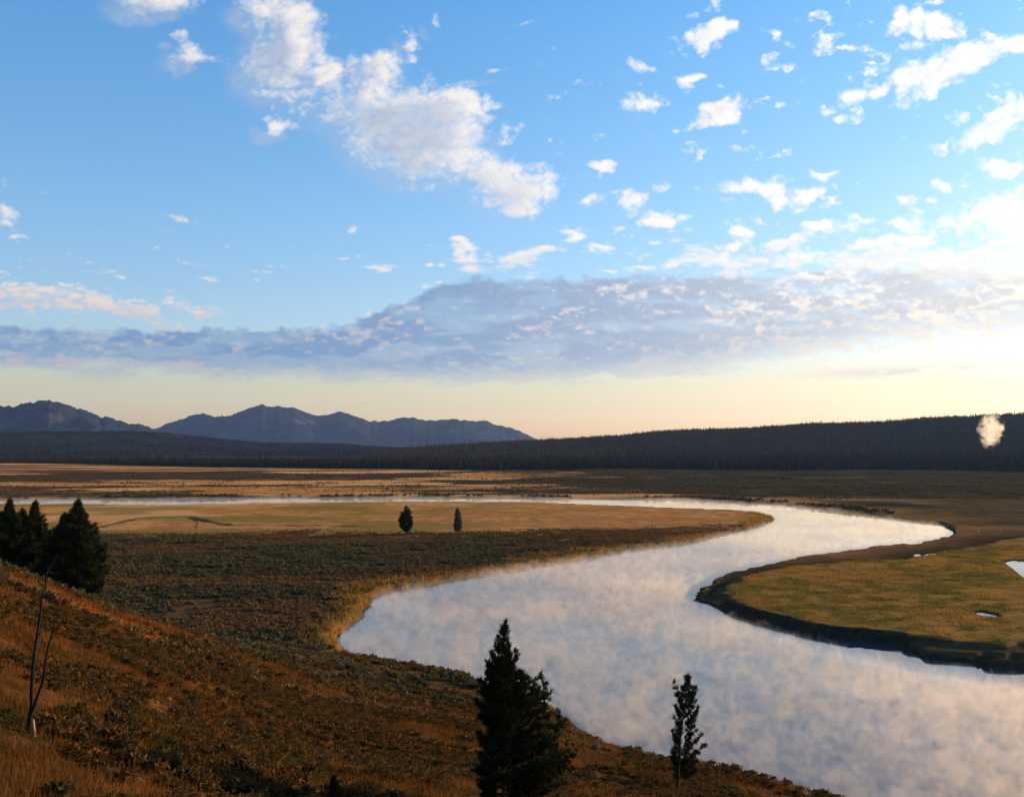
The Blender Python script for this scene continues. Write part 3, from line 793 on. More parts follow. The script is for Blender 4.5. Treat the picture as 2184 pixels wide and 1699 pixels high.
def stand(px, d, top_row):
    """foot on the ground at distance d in the direction of column px, and the height that reaches top_row"""
    p = at_dist(px, top_row, d); g = float(ground_z(p[0], p[1])[0]); return np.array([p[0], p[1], g]), p[2] - g


b, h = stand(1052, 53, 1325); print('front pine', b, h)
sc = 53 / FPX / h      # print pixel -> fraction of the height
rowf = lambda yy: 1 - (yy - 1325) * sc
LP = [(0, 0), (rowf(1700), 10 * sc), (rowf(1640), 30 * sc), (rowf(1560), 40 * sc), (rowf(1500), 48 * sc), (rowf(1470), 56 * sc), (rowf(1430), 46 * sc), (rowf(1405), 30 * sc), (rowf(1375), 20 * sc), (rowf(1350), 9 * sc), (1, 2 * sc)]
RP = [(0, 0), (rowf(1700), 60 * sc), (rowf(1670), 120 * sc), (rowf(1630), 165 * sc), (rowf(1590), 165 * sc), (rowf(1555), 135 * sc), (rowf(1520), 124 * sc), (rowf(1480), 116 * sc), (rowf(1445), 82 * sc), (rowf(1410), 40 * sc), (rowf(1375), 22 * sc), (rowf(1350), 10 * sc), (1, 3 * sc)]
pine(b, h, LP, RP, 'tall dark pine in the front centre standing out against the river', 5, levels=29, per=6, step=0.24, ndl=17, ln=0.22, w=0.030, lean=(28 * sc, 0), up=0.62, trunk_r=0.19, first=0.08, gap=0.06, inner=0.30, droop=0.25)
b, h = stand(1440, 96, 1440); print('right pine', b, h)
sc = 96 / FPX / h; rowf = lambda yy: 1 - (yy - 1440) * sc
LP = [(0, 0), (rowf(1680), 5 * sc), (rowf(1650), 9 * sc), (rowf(1560), 16 * sc), (rowf(1500), 22 * sc), (rowf(1455), 24 * sc), (1, 4 * sc)]
RP = [(0, 0), (rowf(1680), 14 * sc), (rowf(1660), 26 * sc), (rowf(1610), 48 * sc), (rowf(1570), 62 * sc), (rowf(1530), 46 * sc), (rowf(1490), 34 * sc), (rowf(1455), 20 * sc), (1, 5 * sc)]
pine(b, h, LP, RP, 'thin sparse young pine leaning right at the hill edge by the water', 8, levels=24, per=4, step=0.34, ndl=16, ln=0.34, w=0.045, lean=(25 * sc, 0), up=0.95, trunk_r=0.13, first=0.12, gap=0.25, subs=1)

SLIM = [(0, .13), (.08, .20), (.3, .265), (.5, .25), (.7, .175), (.85, .08), (.93, .030), (1, .005)]
CONE = [(0, .12), (.1, .21), (.35, .20), (.6, .14), (.85, .065), (1, .008)]
FULL = [(0, .17), (.08, .26), (.3, .325), (.5, .30), (.7, .205), (.85, .09), (.93, .028), (1, .005)]
for px, d, row, prof, lab, sd in [
        (24, 150, 1065, FULL, 'dark bushy pine with the leftmost pointed top, near the left edge', 11),
        (76, 152, 1069, FULL, 'dark bushy pine with a blunt top just right of the leftmost pine', 12),
        (165, 140, 1065, SLIM, 'tallest dark pine of the left clump, pointed, nearest the open sagebrush flat', 13),
        (136, 143, 1096, CONE, 'shorter dark pine pressed against the left flank of the pointed one', 14),
        (50, 154, 1086, SLIM, 'short dark pine filling the gap between the two leftmost tall pines', 16),
        (-40, 148, 1092, FULL, 'dark pine cut off by the left edge of the picture', 15)]:
    b, h = stand(px, d, row); print('left', px, b, h)
    k = 15.0 / h
    pine(b, h, [(a, w * k) for a, w in prof], [(a, w * k) for a, w in prof], lab, sd, levels=34, per=8, step=0.5, ndl=13, ln=0.50, w=0.075, up=0.55, trunk_r=0.2, first=0.03, group='pines in the clump at the left edge')
MP = [(0, .03), (.10, .10), (.25, .24), (.5, .26), (.75, .17), (.9, .10), (1, .02)]
for px, base_row, top_row, lab, sd, mt, nm in [
        (866, 1137, 1080, 'dark round crowned pine alone on the meadow edge, left of the greyish one', 21, M_pine, 'pine_tree'),
        (976, 1134, 1084, 'slim greyish brown pine alone on the meadow edge', 22, M_deadleaf, 'pine_tree')]:
    q = on_plane(px, base_row, 1.3); d = float(q[1]); b, h = stand(px, d, top_row); print('meadow', b, h)
    pr = MP if sd == 21 else [(a, w * 0.85) for a, w in [(0, .05), (.08, .18), (.3, .24), (.6, .17), (.85, .09), (1, .01)]]
    pine(b, h, pr, pr, lab, sd, levels=16, per=6, step=0.7, ndl=9, ln=0.75, w=0.13, up=0.4, trunk_r=0.2, first=0.06, mat=mt, gap=0.1)
q = on_plane(418, 1139, 1.3); b, h = stand(418, float(q[1]), 1102)
pine(b, h, [(0, 0), (.35, .06), (.6, .17), (.85, .15), (1, .05)], [(0, 0), (.35, .05), (.6, .20), (.85, .12), (1, .04)], 'small thin tree with a flat crown on the sagebrush flat, far left', 23, levels=9, per=4, step=0.6, ndl=4, ln=0.6, w=0.07, up=0.3, first=0.4, gap=0.35, trunk_r=0.11, mat=M_deadleaf, name='small_tree')
b, h = stand(712, 47, 1656); 
pine(b, h, CONE, CONE, 'little dark pine sapling at the bottom edge, left of the tall pine', 24, levels=14, per=5, step=0.2, ndl=10, ln=0.18, w=0.022, up=0.4, trunk_r=0.05, first=0.05, name='pine_sapling')

# dead tree
DT = 42.0
base = at_dist(60, 1592, DT); gz = float(ground_z(base[0], base[1])[0]); print('dead base', base, gz)
org = np.array([base[0], base[1], gz])
dt = thing('dead_tree', org, 'leafless dead tree with two thin stems and a split pale base, left foreground', 'tree')


def stem(pxs, rad, dy=0.0, wig=0.02, seed=0):
    rr = np.random.default_rng(seed); p = np.array([at_dist(a, b_, DT + dy * i / len(pxs)) for i, (a, b_) in enumerate(pxs)]) - org
    p[1:-1] += rr.normal(size=(len(p) - 2, 3)) * wig; return tube(p, np.linspace(rad[0], rad[1], len(p)), 8)


wd = Soup()
wd.add(*stem([(57, 1625), (57, 1592), (59, 1570), (62, 1545), (65, 1520)], (0.14, 0.10), wig=0.01))
wd.obj('trunk', M_dead, dt)
s1 = Soup(); s1.add(*stem([(65, 1522), (67, 1500), (68, 1476), (70, 1430), (73, 1391), (80, 1354), (85, 1315), (90, 1274), (97, 1252), (102, 1221), (112, 1200), (122, 1182)], (0.085, 0.022), 1.0, seed=1))
for k, (pt, q1, q2) in enumerate([((80, 1354), (92, 1345), (105, 1342)), ((90, 1274), (102, 1266), (118, 1262)), ((92, 1270), (120, 1284), (140, 1284)), ((73, 1391), (62, 1372), (55, 1368)), ((97, 1252), (86, 1240), (80, 1236)), ((104, 1218), (118, 1222), (130, 1218)), ((70, 1430), (62, 1424), (56, 1420))]):
    s1.add(*stem([pt, q1, q2], (0.03, 0.008), -0.6 + 0.25 * k, 0.03, k + 5))
s1.obj('stem', M_dead, dt)
s2 = Soup(); s2.add(*stem([(64, 1524), (73, 1505), (82, 1483), (89, 1460), (94, 1439), (97, 1415), (99, 1395), (103, 1380), (107, 1364), (114, 1344), (120, 1325), (128, 1308)], (0.075, 0.016), -1.0, seed=2))
for k, (pt, q1, q2) in enumerate([((98, 1405), (112, 1398), (128, 1388)), ((107, 1364), (122, 1350), (141, 1341)), ((114, 1344), (128, 1330), (141, 1302)), ((103, 1380), (92, 1366), (88, 1350)), ((120, 1325), (112, 1310), (110, 1298)), ((94, 1439), (106, 1436), (116, 1428)), ((112, 1398), (120, 1408), (132, 1408))]):
    s2.add(*stem([pt, q1, q2], (0.028, 0.007), -0.9 - 0.2 * k, 0.03, k + 15))
s2.obj('stem', M_dead, dt)
sp = Soup(); sp.add(*stem([(74, 1592), (73, 1575), (73, 1560), (72, 1546), (70, 1532)], (0.11, 0.05), -0.3, 0.01, 3)); sp.obj('split_wood', M_pale, dt)


def rock(px, row, d_guess, size, label, seed):
    # march along the sight line to the hillside
    ds = np.linspace(20, 170, 600); a, b_, c = ray(px, row); xs = a * ds / b_; zs = EYE + c * ds / b_; g = ground_z(xs, ds); k = int(np.argmax(g > zs)); k = k if g[k] > zs[k] else -1
    p = np.array([xs[k], ds[k], g[k]]); rr = np.random.default_rng(seed)
    nu, nv = 18, 11; V = []; F = []
    for i in range(nv):
        for j in range(nu):
            th = math.pi * i / (nv - 1); ph = 2 * math.pi * j / nu; dvec = np.array([math.sin(th) * math.cos(ph), math.sin(th) * math.sin(ph), math.cos(th)])
            f = 0.72 + 0.5 * float(fbm(np.array([dvec[0] * 1.3 + 5 + seed]), np.array([dvec[1] * 1.3 + dvec[2] * 1.7]), 3, seed)[0]); V.append(dvec * f * size * np.array([1.2, 0.9, 0.7]))
    for i in range(nv - 1):
        for j in range(nu): F.append((i * nu + j, (i + 1) * nu + j, (i + 1) * nu + (j + 1) % nu, i * nu + (j + 1) % nu))
    o = mesh_np('boulder', V, F, M_rock, smooth=True); o.location = p + np.array([0, 0, size * 0.45]); return tag(o, label, 'rock', 'pale rocks on the hillside')


rock(357, 1494, 70, 0.24, 'pale pinkish boulder lying alone among the brown sagebrush of the hillside', 3)
rock(334, 1499, 70, 0.15, 'smaller pale stone just left of the pinkish boulder', 4)


yel = mesh_np('rabbitbrush', P_near[1], np.arange(len(P_near[1])).reshape(-1, 3), M_yellow, attrs={'tint': rng.random(len(P_near[1]) // 3).repeat(3) ** 2})
for i, (px, row, s) in enumerate([(452, 1482, .9), (498, 1502, .8), (260, 1466, 1.0), (157, 1496, .7), (623, 1510, .9), (610, 1534, .8), (480, 1488, .6), (200, 1575, .6), (586, 1545, .7)]):
    o = yel if i == 0 else yel.copy()
    if i: C.objects.link(o)
    o.location = on_sight(px, row) - np.array([0, 0, .05]); o.scale = (s, s, s * .8); o.rotation_euler = (0, 0, i * 1.3)
    tag(o, 'small yellow flowering bush among the brown sagebrush of the hillside', 'shrub', 'yellow bushes on the hillside')
GL = ['low green bush on the hillside left of the dead tree'] * 3 + ['small green bush right behind the foot of the dead tree', 'single green bush low on the hillside near the bottom edge', 'low green bush on the hillside left of the dead tree']
grn = mesh_np('green_shrub', P_near[2], np.arange(len(P_near[2])).reshape(-1, 3), M_greenbush, attrs={'tint': rng.random(len(P_near[2]) // 3).repeat(3)})
for i, (px, row, s) in enumerate([(8, 1530, 1.3), (30, 1545, 1.2), (48, 1540, .9), (88, 1560, .7), (365, 1640, .9), (-10, 1545, 1.4)]):
    o = grn if i == 0 else grn.copy()
    if i: C.objects.link(o)
    o.location = on_sight(px, row) - np.array([0, 0, .05]); o.scale = (s, s, s * .8); o.rotation_euler = (0, 0, i * 1.7)
    tag(o, GL[i], 'shrub', 'green bushes on the hillside')

# ------------------------------------------------------------------ air: haze, river mist, steam


def volume_mat(name, color, density, aniso, build=None, step=None):
    m, nt, out, N, L = node_mat(name)
    v = N('ShaderNodeVolumePrincipled'); v.inputs['Color'].default_value = (*color, 1); v.inputs['Anisotropy'].default_value = aniso; v.inputs['Density'].default_value = density
    if build: L(build(N, L), v.inputs['Density'])
    L(v.outputs[0], out.inputs['Volume'])
    if step: m.cycles.volume_step_rate = step
    return m


hb = 26000.0
hv = [(sx * hb, sy * hb, zz) for zz in (-3.0, 1150.0) for sx, sy in ((-1, -1), (1, -1), (1, 1), (-1, 1))]
haze = mesh_np('haze', hv, [(0, 3, 2, 1), (4, 5, 6, 7), (0, 1, 5, 4), (1, 2, 6, 5), (2, 3, 7, 6), (3, 0, 4, 7)], volume_mat('haze', (0.38, 0.56, 1.0), 0.0000140, 0.25))
tag(haze, 'thin morning haze filling the valley up to the mountains', 'haze', kind='stuff')


def mist_density(N, L):
    pos = N('ShaderNodeNewGeometry').outputs['Position']
    mp = N('ShaderNodeMapping'); mp.inputs['Scale'].default_value = (1, 1, 0.75); L(pos, mp.inputs[0])
    n = noise(N, L, mp.outputs[0], 0.36, 5, 0.70, 1.0)
    big = noise(N, L, pos, 0.02, 2, 0.5)
    sy_ = N('ShaderNodeSeparateXYZ'); L(pos, sy_.inputs[0]); yf = N('ShaderNodeMapRange'); yf.inputs['From Min'].default_value = 240.0; yf.inputs['From Max'].default_value = 520.0; yf.inputs['To Min'].default_value = 1.0; yf.inputs['To Max'].default_value = 0.30; L(sy_.outputs[1], yf.inputs[0])
    sx = N('ShaderNodeSeparateXYZ'); L(pos, sx.inputs[0])
    hf = N('ShaderNodeMapRange'); hf.inputs['From Min'].default_value = 0.0; hf.inputs['From Max'].default_value = 3.2; hf.inputs['To Min'].default_value = 0.08; hf.inputs['To Max'].default_value = -0.20; L(sx.outputs[2], hf.inputs[0])
    a = math_n(N, L, 'ADD', math_n(N, L, 'ADD', n, hf.outputs[0]), math_n(N, L, 'MULTIPLY', math_n(N, L, 'SUBTRACT', big, 0.5), 0.35))
    return math_n(N, L, 'MULTIPLY', ramp(N, L, a, 0.37, 0.73), math_n(N, L, 'MULTIPLY', yf.outputs[0], 0.085))


M_mist = volume_mat('river mist', (1.0, 0.83, 0.67), 0.02, 0.55, mist_density, 1.0)
me = bpy.data.meshes.new('river_mist'); n = len(MIST)
me.from_pydata([(*p, 0.06) for p in MIST] + [(*p, 3.2) for p in MIST], [], [list(range(n))[::-1], list(range(n, 2 * n))] + [(i, (i + 1) % n, n + (i + 1) % n, n + i) for i in range(n)]); me.update()
import bmesh
bm = bmesh.new(); bm.from_mesh(me); bmesh.ops.triangulate(bm, faces=bm.faces[:]); bmesh.ops.recalc_face_normals(bm, faces=bm.faces[:]); bm.to_mesh(me); bm.free()
me.materials.append(M_mist); o = bpy.data.objects.new('river_mist', me); C.objects.link(o)
tag(o, 'wisps of morning steam drifting low over the river', 'mist', kind='stuff')

# steam plume above the wood
sd_ = 2050.0; c0 = at_dist(2113, 918, sd_)


def plume(bl, seed):
    bm = bmesh.new()
    for (px, row, rad) in bl:
        p = at_dist(px, row, sd_) - c0; q = bmesh.ops.create_icosphere(bm, subdivisions=3, radius=1.22 * rad * sd_ / FPX)
        rr = np.random.default_rng(seed + int(px * row))
        for vv in q['verts']:
            f = 0.90 + 0.5 * float(fbm(np.array([vv.co.x / 9 + px]), np.array([vv.co.y / 9 + vv.co.z / 7 + row]), 3, seed)[0]); vv.co = vv.co * f; vv.co.x += p[0]; vv.co.y += p[1]; vv.co.z += p[2]
    me = bpy.data.meshes.new('steam_plume'); bm.to_mesh(me); bm.free()
    o = bpy.data.objects.new('steam_plume', me); C.objects.link(o); o.location = c0; return o


def plume_density(N, L):
    tc = N('ShaderNodeTexCoord').outputs['Object']; n = noise(N, L, tc, 0.075, 5, 0.62, 0.5)
    mp = N('ShaderNodeMapping'); mp.inputs['Scale'].default_value = (1 / 29.0, 1 / 26.0, 1 / 44.0); L(tc, mp.inputs[0])
    ln_ = N('ShaderNodeVectorMath'); ln_.operation = 'LENGTH'; L(mp.outputs[0], ln_.inputs[0]); r2 = math_n(N, L, 'MULTIPLY', ln_.outputs['Value'], ln_.outputs['Value'])
    return math_n(N, L, 'MULTIPLY', ramp(N, L, math_n(N, L, 'SUBTRACT', n, math_n(N, L, 'MULTIPLY', r2, 0.26)), 0.28, 0.62), 0.070)


o = plume([(2102, 904, 13), (2116, 899, 15), (2131, 907, 13), (2103, 919, 14), (2117, 918, 14), (2131, 918, 10), (2108, 932, 14), (2118, 936, 10), (2110, 946, 9), (2111, 953, 6)], 5)
rm = o.modifiers.new('remesh', 'REMESH'); rm.mode = 'VOXEL'; rm.voxel_size = 1.6
o.data.materials.append(volume_mat('steam', (1, 0.90, 0.76), 0.1, 0.6, plume_density, 1.0))
tag(o, 'white puff of steam rising in front of the wooded ridge at the right', 'steam')

# ------------------------------------------------------------------ clouds on the sky dome
BL = [  # x, y, rx, ry, tilt, weight, softness
 (340, 2, 75, 26, 0, 1.0), (395, 10, 55, 18, 0, .5), (560, 15, 50, 38, 20, 1.0), (640, 30, 38, 48, 20, 1.1), (622, 95, 66, 60, 0, 1.2), (590, 140, 80, 55, 0, .95), (680, 95, 18, 28, 0, .7), (700, 147, 30, 20, 0, 1.0),
 (810, 147, 62, 38, 0, 1.2), (872, 95, 22, 42, 10, .6), (928, 42, 16, 24, 30, .45), (790, 195, 30, 35, 0, .6), (410, 115, 44, 26, 0, .85), (378, 78, 22, 9, 0, .5), (602, 269, 36, 14, 0, .8), (632, 238, 24, 12, 0, .4), (572, 250, 18, 10, 0, .4),
 (880, 240, 120, 58, 0, 1.25), (950, 300, 95, 72, 0, 1.3), (840, 300, 90, 55, 0, 1.0), (985, 225, 48, 38, 0, 1.1), (900, 365, 62, 36, 0, .95), (770, 235, 70, 50, 0, .62), (680, 200, 95, 45, 0, .45),
 (1060, 362, 66, 30, 0, 1.1), (1100, 400, 82, 46, 0, 1.1), (1160, 395, 52, 32, 0, .8), (1110, 440, 52, 22, 0, .9),
 (1082, 278, 18, 24, 0, .55), (1185, 105, 13, 15, 0, .55), (1065, 155, 30, 10, 0, .5), (1115, 50, 34, 7, 20, .4), (1185, 296, 11, 9, 0, .5), (1205, 330, 25, 8, 0, .35),
 (1490, 82, 62, 30, 15, 1.0), (1530, 60, 40, 20, 15, .9), (1362, 138, 32, 20, 0, .7), (1475, 159, 42, 14, 0, .9), (1368, 226, 56, 28, 10, 1.0), (1545, 232, 68, 30, 18, 1.1), (1490, 266, 50, 13, 15, .8), (1295, 355, 40, 19, 0, .8),
 (1645, 332, 60, 9, 10, .5), (1290, 292, 40, 9, 0, .35), (1345, 418, 60, 22, 8, .9), (1335, 440, 32, 14, 0, .6), (1258, 427, 26, 13, 0, .6), (1408, 468, 42, 25, 0, 1.0), (1465, 467, 20, 13, 0, .8), (1225, 500, 30, 16, 0, .8), (1325, 490, 18, 10, 0, .6),
 (1620, 398, 84, 26, 0, 1.0), (1660, 422, 40, 18, 0, .8), (1727, 415, 36, 20, 25, .9), (1768, 373, 32, 14, 0, .9), (1782, 402, 14, 11, 0, .6), (1490, 402, 20, 10, 0, .4),
 (1990, 48, 78, 34, -10, 1.1), (1928, 48, 30, 24, 0, .8), (1955, 90, 50, 12, 5, .6), (1810, 106, 60, 10, 0, .6), (1880, 118, 75, 10, 5, .6), (1818, 205, 30, 32, 40, 1.0), (1868, 193, 24, 24, 0, 1.0), (1770, 230, 28, 16, 0, .6),
 (1932, 165, 42, 32, 0, 1.1), (2000, 150, 84, 32, 22, 1.2), (2080, 120, 72, 30, 20, 1.2), (2160, 98, 60, 26, 10, 1.2), (1970, 200, 54, 15, 32, .8), (2130, 262, 66, 34, 35, 1.1), (2075, 300, 60, 22, 25, 1.0), (2190, 235, 50, 30, 20, 1.0),
 (2140, 357, 70, 18, 0, 1.1), (2010, 395, 36, 20, 0, .6), (2160, 450, 100, 44, 10, 1.2), (2070, 465, 90, 24, 12, 1.0), (2190, 500, 70, 36, 0, 1.1), (2130, 188, 40, 12, 15, .5),
 (1742, 477, 46, 14, 0, .9), (1845, 476, 66, 16, 0, .9), (1935, 478, 40, 12, 0, .8), (1585, 493, 32, 15, 0, .9), (1840, 516, 46, 13, 0, .9), (1955, 510, 46, 20, 15, 1.0), (1895, 512, 34, 11, 0, .7), (1680, 518, 84, 20, 15, 1.0), (1520, 545, 90, 22, 0, .95), (1705, 552, 74, 20, 12, .95),
 (1600, 562, 90, 16, 8, .8), (1820, 562, 90, 26, 10, .95), (2000, 562, 110, 32, 5, .95), (2120, 540, 90, 34, 5, .9), (985, 525, 40, 13, 0, .8), (1000, 546, 34, 13, 10, .75), (1100, 550, 66, 22, 5, 1.0), (1165, 530, 44, 13, 0, .8), (1000, 571, 34, 12, 10, .8),
 (920, 567, 28, 9, 0, .6), (812, 568, 44, 13, 0, .75), (766, 541, 20, 8, 0, .5), (752, 490, 22, 13, 0, .55), (1275, 530, 44, 12, 0, .7), (1390, 518, 30, 8, 0, .5), (1450, 515, 24, 10, 0, .6),
 (1560, 585, 60, 9, 0, .8), (1300, 578, 60, 8, 0, .7), (1130, 585, 50, 7, 0, .6), (1900, 545, 90, 22, 10, .9), (2080, 575, 90, 22, 5, .9), (1440, 560, 50, 12, 10, .8), (1380, 570, 30, 9, 0, .7), (1560, 520, 40, 10, 10, .8), (2170, 590, 60, 24, 0, .9), (20, 455, 26, 20, -20, .75), (12, 480, 24, 11, 0, .7), (28, 507, 26, 9, 0, .5), (385, 460, 38, 9, -18, .55), (335, 519, 15, 9, 0, .55), (200, 487, 34, 8, -12, .4), (310, 472, 32, 7, -10, .35), (5, 385, 26, 12, 0, .35), (95, 412, 40, 8, -10, .25), (610, 517, 30, 6, 0, .3),
 (100, 636, 190, 28, -4, .85), (40, 618, 100, 14, 0, .7), (260, 660, 130, 26, -10, .85), (395, 652, 90, 20, -14, .75), (345, 692, 70, 13, -10, .8), (470, 664, 56, 16, 0, .55), (560, 700, 70, 7, 0, .55), (370, 619, 26, 7, 0, .4), (455, 628, 40, 8, 0, .3),
 (905, 612, 20, 12, 20, .8), (935, 602, 14, 8, 20, .7), (792, 668, 8, 8, 0, .8), (690, 696, 14, 9, 0, .8),
 (-120, 640, 200, 30, 0, .8), (-200, 300, 120, 60, 0, 1.0), (-350, 150, 150, 70, 0, 1.0), (2330, 180, 120, 60, 0, 1.1), (2400, 420, 150, 60, 0, 1.1), (2500, 80, 120, 50, 0, 1.0), (700, -90, 90, 60, 0, 1.0), (350, -60, 120, 50, 0, 1.0), (1500, -110, 120, 40, 10, 1.0), (1900, -150, 140, 50, 10, 1.0), (1100, -160, 120, 45, 0, 1.0)]
caz = np.arange(R(-42), R(42), R(0.055)); cel = np.arange(R(0.4), R(38), R(0.055))
CA, CE = np.meshgrid(caz, cel); RAD = 60000.0
dxv, dyv, dzv = np.sin(CA) * np.cos(CE), np.cos(CA) * np.cos(CE), np.sin(CE)
PX, PY = to_px(dxv * 1e6, dyv * 1e6, EYE + dzv * 1e6)
el_ = np.degrees(CE); sq = 0.35 + 0.65 * ss(2, 16, el_)            # clouds look flatter and smaller near the horizon
qx = PX / 44; qy = PY / 34 + 0.03 * np.maximum(PY - 480, 0)
w1 = fbm(qx * 0.9, qy * 0.9, 3, 201); w2 = fbm(qx * 0.9 + 40, qy * 0.9, 3, 202)
fx = PX + (w1 - .5) * 40 * sq; fy = PY + (w2 - .5) * 34 * sq
field = np.zeros(PX.shape)
for (bx, by, rx, ry, an, wt) in BL:
    R_ = 2.6 * max(rx, ry) + 40
    i0, i1 = np.where((PX[:, 700] > -1e9) & (PY.max(1) > by - R_) & (PY.min(1) < by + R_))[0][[0, -1]]
    sl = slice(i0, i1 + 1); c, s = math.cos(R(an)), math.sin(R(an))
    ux = (fx[sl] - bx) * c - (fy[sl] - by) * s; uy = (fx[sl] - bx) * s + (fy[sl] - by) * c
    wt = wt * (1.3 if rx < 50 and by < 590 else 1.0); g = wt * np.exp(-((ux / (rx * 0.95)) ** 2 + (uy / (ry * 0.95)) ** 2))
    field[sl] = 1 - (1 - np.minimum(field[sl], .999)) * (1 - np.minimum(g, .999))
field = np.maximum(field, 0.62 * ss(0.60, 0.74, fbm(qx * 0.75 + 21, qy * 0.95, 3, 231)) * ss(900, 1500, PX) * ss(575, 540, PY) * ss(-200, 60, PY))
field = np.maximum(field, 0.50 * ss(0.62, 0.74, fbm(qx * 0.9 + 61, qy * 1.0, 3, 233)) * ss(480, 560, PY) * ss(640, 600, PY))
bil = puffs(qx * 1.35 + 9, qy * 1.35, 4, 205, 0.58)
fine = fbm(qx * 3.1, qy * 3.1, 4, 207, 0.6)
big_ = ss(0.25, 0.9, field)
soft = ss(1500, 500, PX) * ss(560, 400, PY)                       # the big clouds on the left have soft shaded flanks
raw = field + (bil - 0.46) * (0.95 - 0.25 * big_ + 0.45 * ss(585, 610, PY)) + (fine - .5) * 0.36
cum = ss(0.29 - 0.09 * soft, 0.96 + 0.22 * soft, raw) * ss(0.03, 0.22, field)
veil = soft * ss(0.12, 0.75, np.roll(np.roll(field, -14, axis=1), -12, axis=0)) * 0.50 * (0.55 + 0.9 * (fine - 0.2))
thick = np.clip((raw - 0.36) / 0.9, 0, 1.4)
# layer cloud bank above the horizon
Tt = tab(PX, [(-900, 670), (-300, 690), (0, 692), (300, 700), (500, 702), (690, 700), (790, 668), (850, 645), (930, 608), (1000, 592), (1200, 592), (1400, 586), (1600, 582), (1800, 575), (2184, 570), (2600, 560), (4000, 560)])
Bt = tab(PX, [(-900, 765), (0, 772), (300, 784), (600, 792), (900, 802), (1200, 800), (1500, 775), (1700, 742), (1900, 715), (2184, 690), (2600, 670), (4000, 680)])
dgl = PX - 0.0 * PY
hx_, hy_ = PX / 130, PY / 26
bn = fbm(hx_ + 0.6 * w1, hy_ + 0.6 * w2, 5, 211, 0.55); bn2 = fbm(PX / 24 + 1.2 * w1, PY / 11 + w2, 5, 213, 0.62)
bn3 = fbm(PX / 200 + 3, PY / 45, 3, 219)
top_n = (fbm(PX / 26, PY / 14, 4, 215) - .5) * 30
bank = ss(-4, 12, PY - Tt + top_n) * ss(30, -34, PY - Bt + (bn - .5) * 70)
bank = bank * (0.70 + 0.30 * ss(0.32, 0.55, bn))
st2 = np.exp(-((PY - (800 - 0.035 * (PX - 1700))) / 12) ** 2) * ss(1600, 1950, PX) * ss(0.34, 0.6, bn) * 0.7
skirt = np.exp(-((PY - Bt + 4 + (bn - .5) * 50) / 15) ** 2) * ss(0.44, 0.64, bn2) * (0.50 + 0.35 * ss(300, 1500, PX))
pz = bn2 + 0.55 * (bn3 - .5) + 0.11 * ss(900, 2100, PX) + 0.03 * ss(600, 760, PY)
patch = ss(0.58, 0.92, pz) * bank * (0.55 + 0.45 * ss(700, 1700, PX))
stray = ss(0.44, 0.64, bn2) * np.exp(-((PY - (728 - 0.06 * (PX - 1500))) / 60) ** 2) * ss(1400, 1900, PX) * 0.95
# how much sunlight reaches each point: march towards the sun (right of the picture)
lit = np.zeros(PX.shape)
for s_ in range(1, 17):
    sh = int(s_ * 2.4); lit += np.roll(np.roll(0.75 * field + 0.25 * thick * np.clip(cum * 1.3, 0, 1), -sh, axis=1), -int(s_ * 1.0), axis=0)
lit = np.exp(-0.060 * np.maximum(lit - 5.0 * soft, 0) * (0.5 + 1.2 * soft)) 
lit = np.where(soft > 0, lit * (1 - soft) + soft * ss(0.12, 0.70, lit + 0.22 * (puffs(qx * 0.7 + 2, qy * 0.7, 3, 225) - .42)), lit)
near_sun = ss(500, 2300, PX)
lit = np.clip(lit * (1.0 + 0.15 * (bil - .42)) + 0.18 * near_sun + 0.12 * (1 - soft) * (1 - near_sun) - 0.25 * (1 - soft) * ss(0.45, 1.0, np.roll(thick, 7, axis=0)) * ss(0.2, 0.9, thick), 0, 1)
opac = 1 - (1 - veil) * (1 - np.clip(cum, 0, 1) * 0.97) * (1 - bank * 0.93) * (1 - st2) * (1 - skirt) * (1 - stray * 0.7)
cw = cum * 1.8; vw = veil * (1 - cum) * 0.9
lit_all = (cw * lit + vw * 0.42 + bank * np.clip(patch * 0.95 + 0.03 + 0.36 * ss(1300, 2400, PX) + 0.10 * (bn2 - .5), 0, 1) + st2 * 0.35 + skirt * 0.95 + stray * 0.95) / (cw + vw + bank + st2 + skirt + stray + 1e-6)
fade = ss(R(42), R(37), np.abs(CA)) * ss(R(38), R(33), CE)
opac = opac * fade; warm = ss(12.5, 3.5, el_)
i = np.arange(PX.size).reshape(PX.shape)
F = np.stack([i[:-1, :-1], i[1:, :-1], i[1:, 1:], i[:-1, 1:]], -1).reshape(-1, 4)


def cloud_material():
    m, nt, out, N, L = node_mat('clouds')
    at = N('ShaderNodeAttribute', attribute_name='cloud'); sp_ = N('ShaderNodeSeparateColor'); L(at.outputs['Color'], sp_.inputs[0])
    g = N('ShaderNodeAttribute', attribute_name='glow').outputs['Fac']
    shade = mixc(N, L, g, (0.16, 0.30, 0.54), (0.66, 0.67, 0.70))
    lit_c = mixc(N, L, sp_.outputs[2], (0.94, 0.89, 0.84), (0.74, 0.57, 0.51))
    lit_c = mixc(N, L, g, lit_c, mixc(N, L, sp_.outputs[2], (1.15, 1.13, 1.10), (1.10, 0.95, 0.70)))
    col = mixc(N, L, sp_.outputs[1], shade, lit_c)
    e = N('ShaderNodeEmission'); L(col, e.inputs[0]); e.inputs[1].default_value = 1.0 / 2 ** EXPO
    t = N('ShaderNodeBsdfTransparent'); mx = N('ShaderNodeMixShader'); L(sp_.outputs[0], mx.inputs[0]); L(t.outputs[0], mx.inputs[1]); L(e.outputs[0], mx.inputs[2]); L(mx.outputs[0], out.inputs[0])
    m.cycles.emission_sampling = 'NONE'; return m


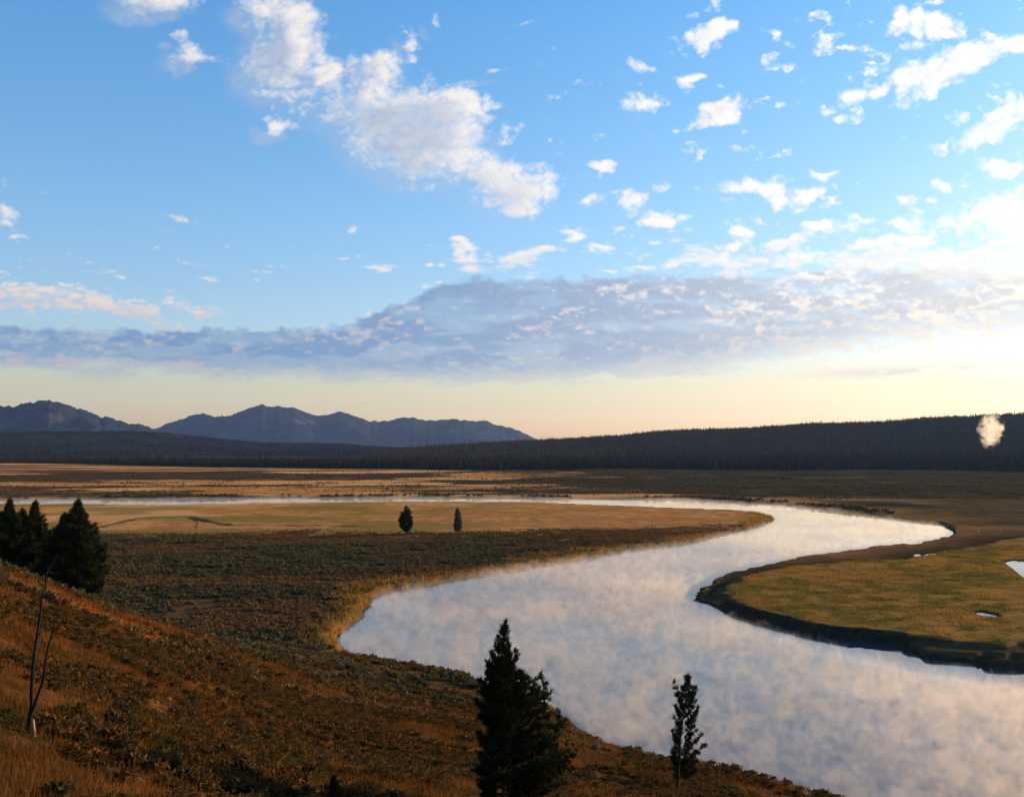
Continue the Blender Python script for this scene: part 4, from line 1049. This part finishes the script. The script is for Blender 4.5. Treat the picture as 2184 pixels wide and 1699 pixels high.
sky = mesh_np('sky', np.stack([dxv, dyv, dzv], -1).reshape(-1, 3) * RAD + np.array([0, 0, EYE]), F, cloud_material(), smooth=True,
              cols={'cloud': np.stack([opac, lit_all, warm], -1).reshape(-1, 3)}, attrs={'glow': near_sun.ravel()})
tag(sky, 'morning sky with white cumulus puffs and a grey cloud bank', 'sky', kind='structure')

# ------------------------------------------------------------------ light, world, camera
W = bpy.data.worlds.new('World'); bpy.context.scene.world = W; W.use_nodes = True; nt = W.node_tree; nt.nodes.clear()
st = nt.nodes.new('ShaderNodeTexSky'); st.sky_type = 'NISHITA'; st.sun_disc = False; st.sun_elevation = SUN_EL; st.sun_rotation = SUN_AZ
st.air_density = 1.0; st.dust_density = 3.0; st.ozone_density = 3.0; st.altitude = 1500
bg = nt.nodes.new('ShaderNodeBackground'); bg.inputs[1].default_value = 0.15; wo = nt.nodes.new('ShaderNodeOutputWorld')
# the air of that morning: warmer than the clear-sky model at the horizon, a deeper blue higher up, with a soft shoulder near the sun
NN, LL = nt.nodes.new, nt.links.new
tc = NN('ShaderNodeTexCoord'); sx = NN('ShaderNodeSeparateXYZ'); LL(tc.outputs['Generated'], sx.inputs[0])
cr = NN('ShaderNodeValToRGB'); LL(sx.outputs[2], cr.inputs[0]); ce = cr.color_ramp.elements
tint = [(0.0, (1.56, .88, .46)), (0.06, (1.49, .96, .57)), (0.12, (1.24, 1.10, 1.00)), (0.22, (1.06, 1.17, 1.20)), (0.42, (.74, 1.18, 1.40))]
while len(ce) < len(tint): ce.new(0.5)
for q, (p, c) in zip(ce, tint): q.position = p; q.color = (c[0] / 2, c[1] / 2, c[2] / 2, 1)
mu = NN('ShaderNodeVectorMath'); mu.operation = 'MULTIPLY'; LL(st.outputs[0], mu.inputs[0]); LL(cr.outputs[0], mu.inputs[1])
sc_ = NN('ShaderNodeVectorMath'); sc_.operation = 'SCALE'; sc_.inputs[3].default_value = 2.0; LL(mu.outputs[0], sc_.inputs[0])
kk_ = NN('ShaderNodeVectorMath'); kk_.operation = 'SCALE'; kk_.inputs[3].default_value = 0.065; LL(sc_.outputs[0], kk_.inputs[0])
ad = NN('ShaderNodeVectorMath'); ad.operation = 'ADD'; ad.inputs[1].default_value = (1, 1, 1); LL(kk_.outputs[0], ad.inputs[0])
dv = NN('ShaderNodeVectorMath'); dv.operation = 'DIVIDE'; LL(sc_.outputs[0], dv.inputs[0]); LL(ad.outputs[0], dv.inputs[1]); LL(dv.outputs[0], bg.inputs[0])
nt.links.new(bg.outputs[0], wo.inputs[0])
sl = bpy.data.lights.new('sun', 'SUN'); sl.energy = 4.5; sl.angle = R(0.5); sl.color = (1.0, 0.75, 0.47)
so = bpy.data.objects.new('sun', sl); C.objects.link(so)
from mathutils import Vector
sdir = Vector((math.sin(SUN_AZ) * math.cos(SUN_EL), math.cos(SUN_AZ) * math.cos(SUN_EL), math.sin(SUN_EL)))
so.rotation_euler = sdir.to_track_quat('Z', 'Y').to_euler(); so.location = sdir * 100 + Vector((0, 0, 60))
cam = bpy.data.cameras.new('camera'); co = bpy.data.objects.new('camera', cam); C.objects.link(co)
cam.sensor_width = 36; cam.lens = FPX / 2184 * 36; cam.clip_start = 0.1; cam.clip_end = 200000
co.location = (0, 0, EYE); co.rotation_euler = (math.pi / 2 + PITCH, 0, 0)
S = bpy.context.scene; S.camera = co
S.view_settings.view_transform = 'Standard'; S.view_settings.look = 'None'; S.view_settings.exposure = EXPO; S.view_settings.gamma = 1
S.cycles.max_bounces = 6; S.cycles.volume_bounces = 3; S.cycles.transparent_max_bounces = 12; S.cycles.use_denoising = True
S.cycles.volume_max_steps = 256
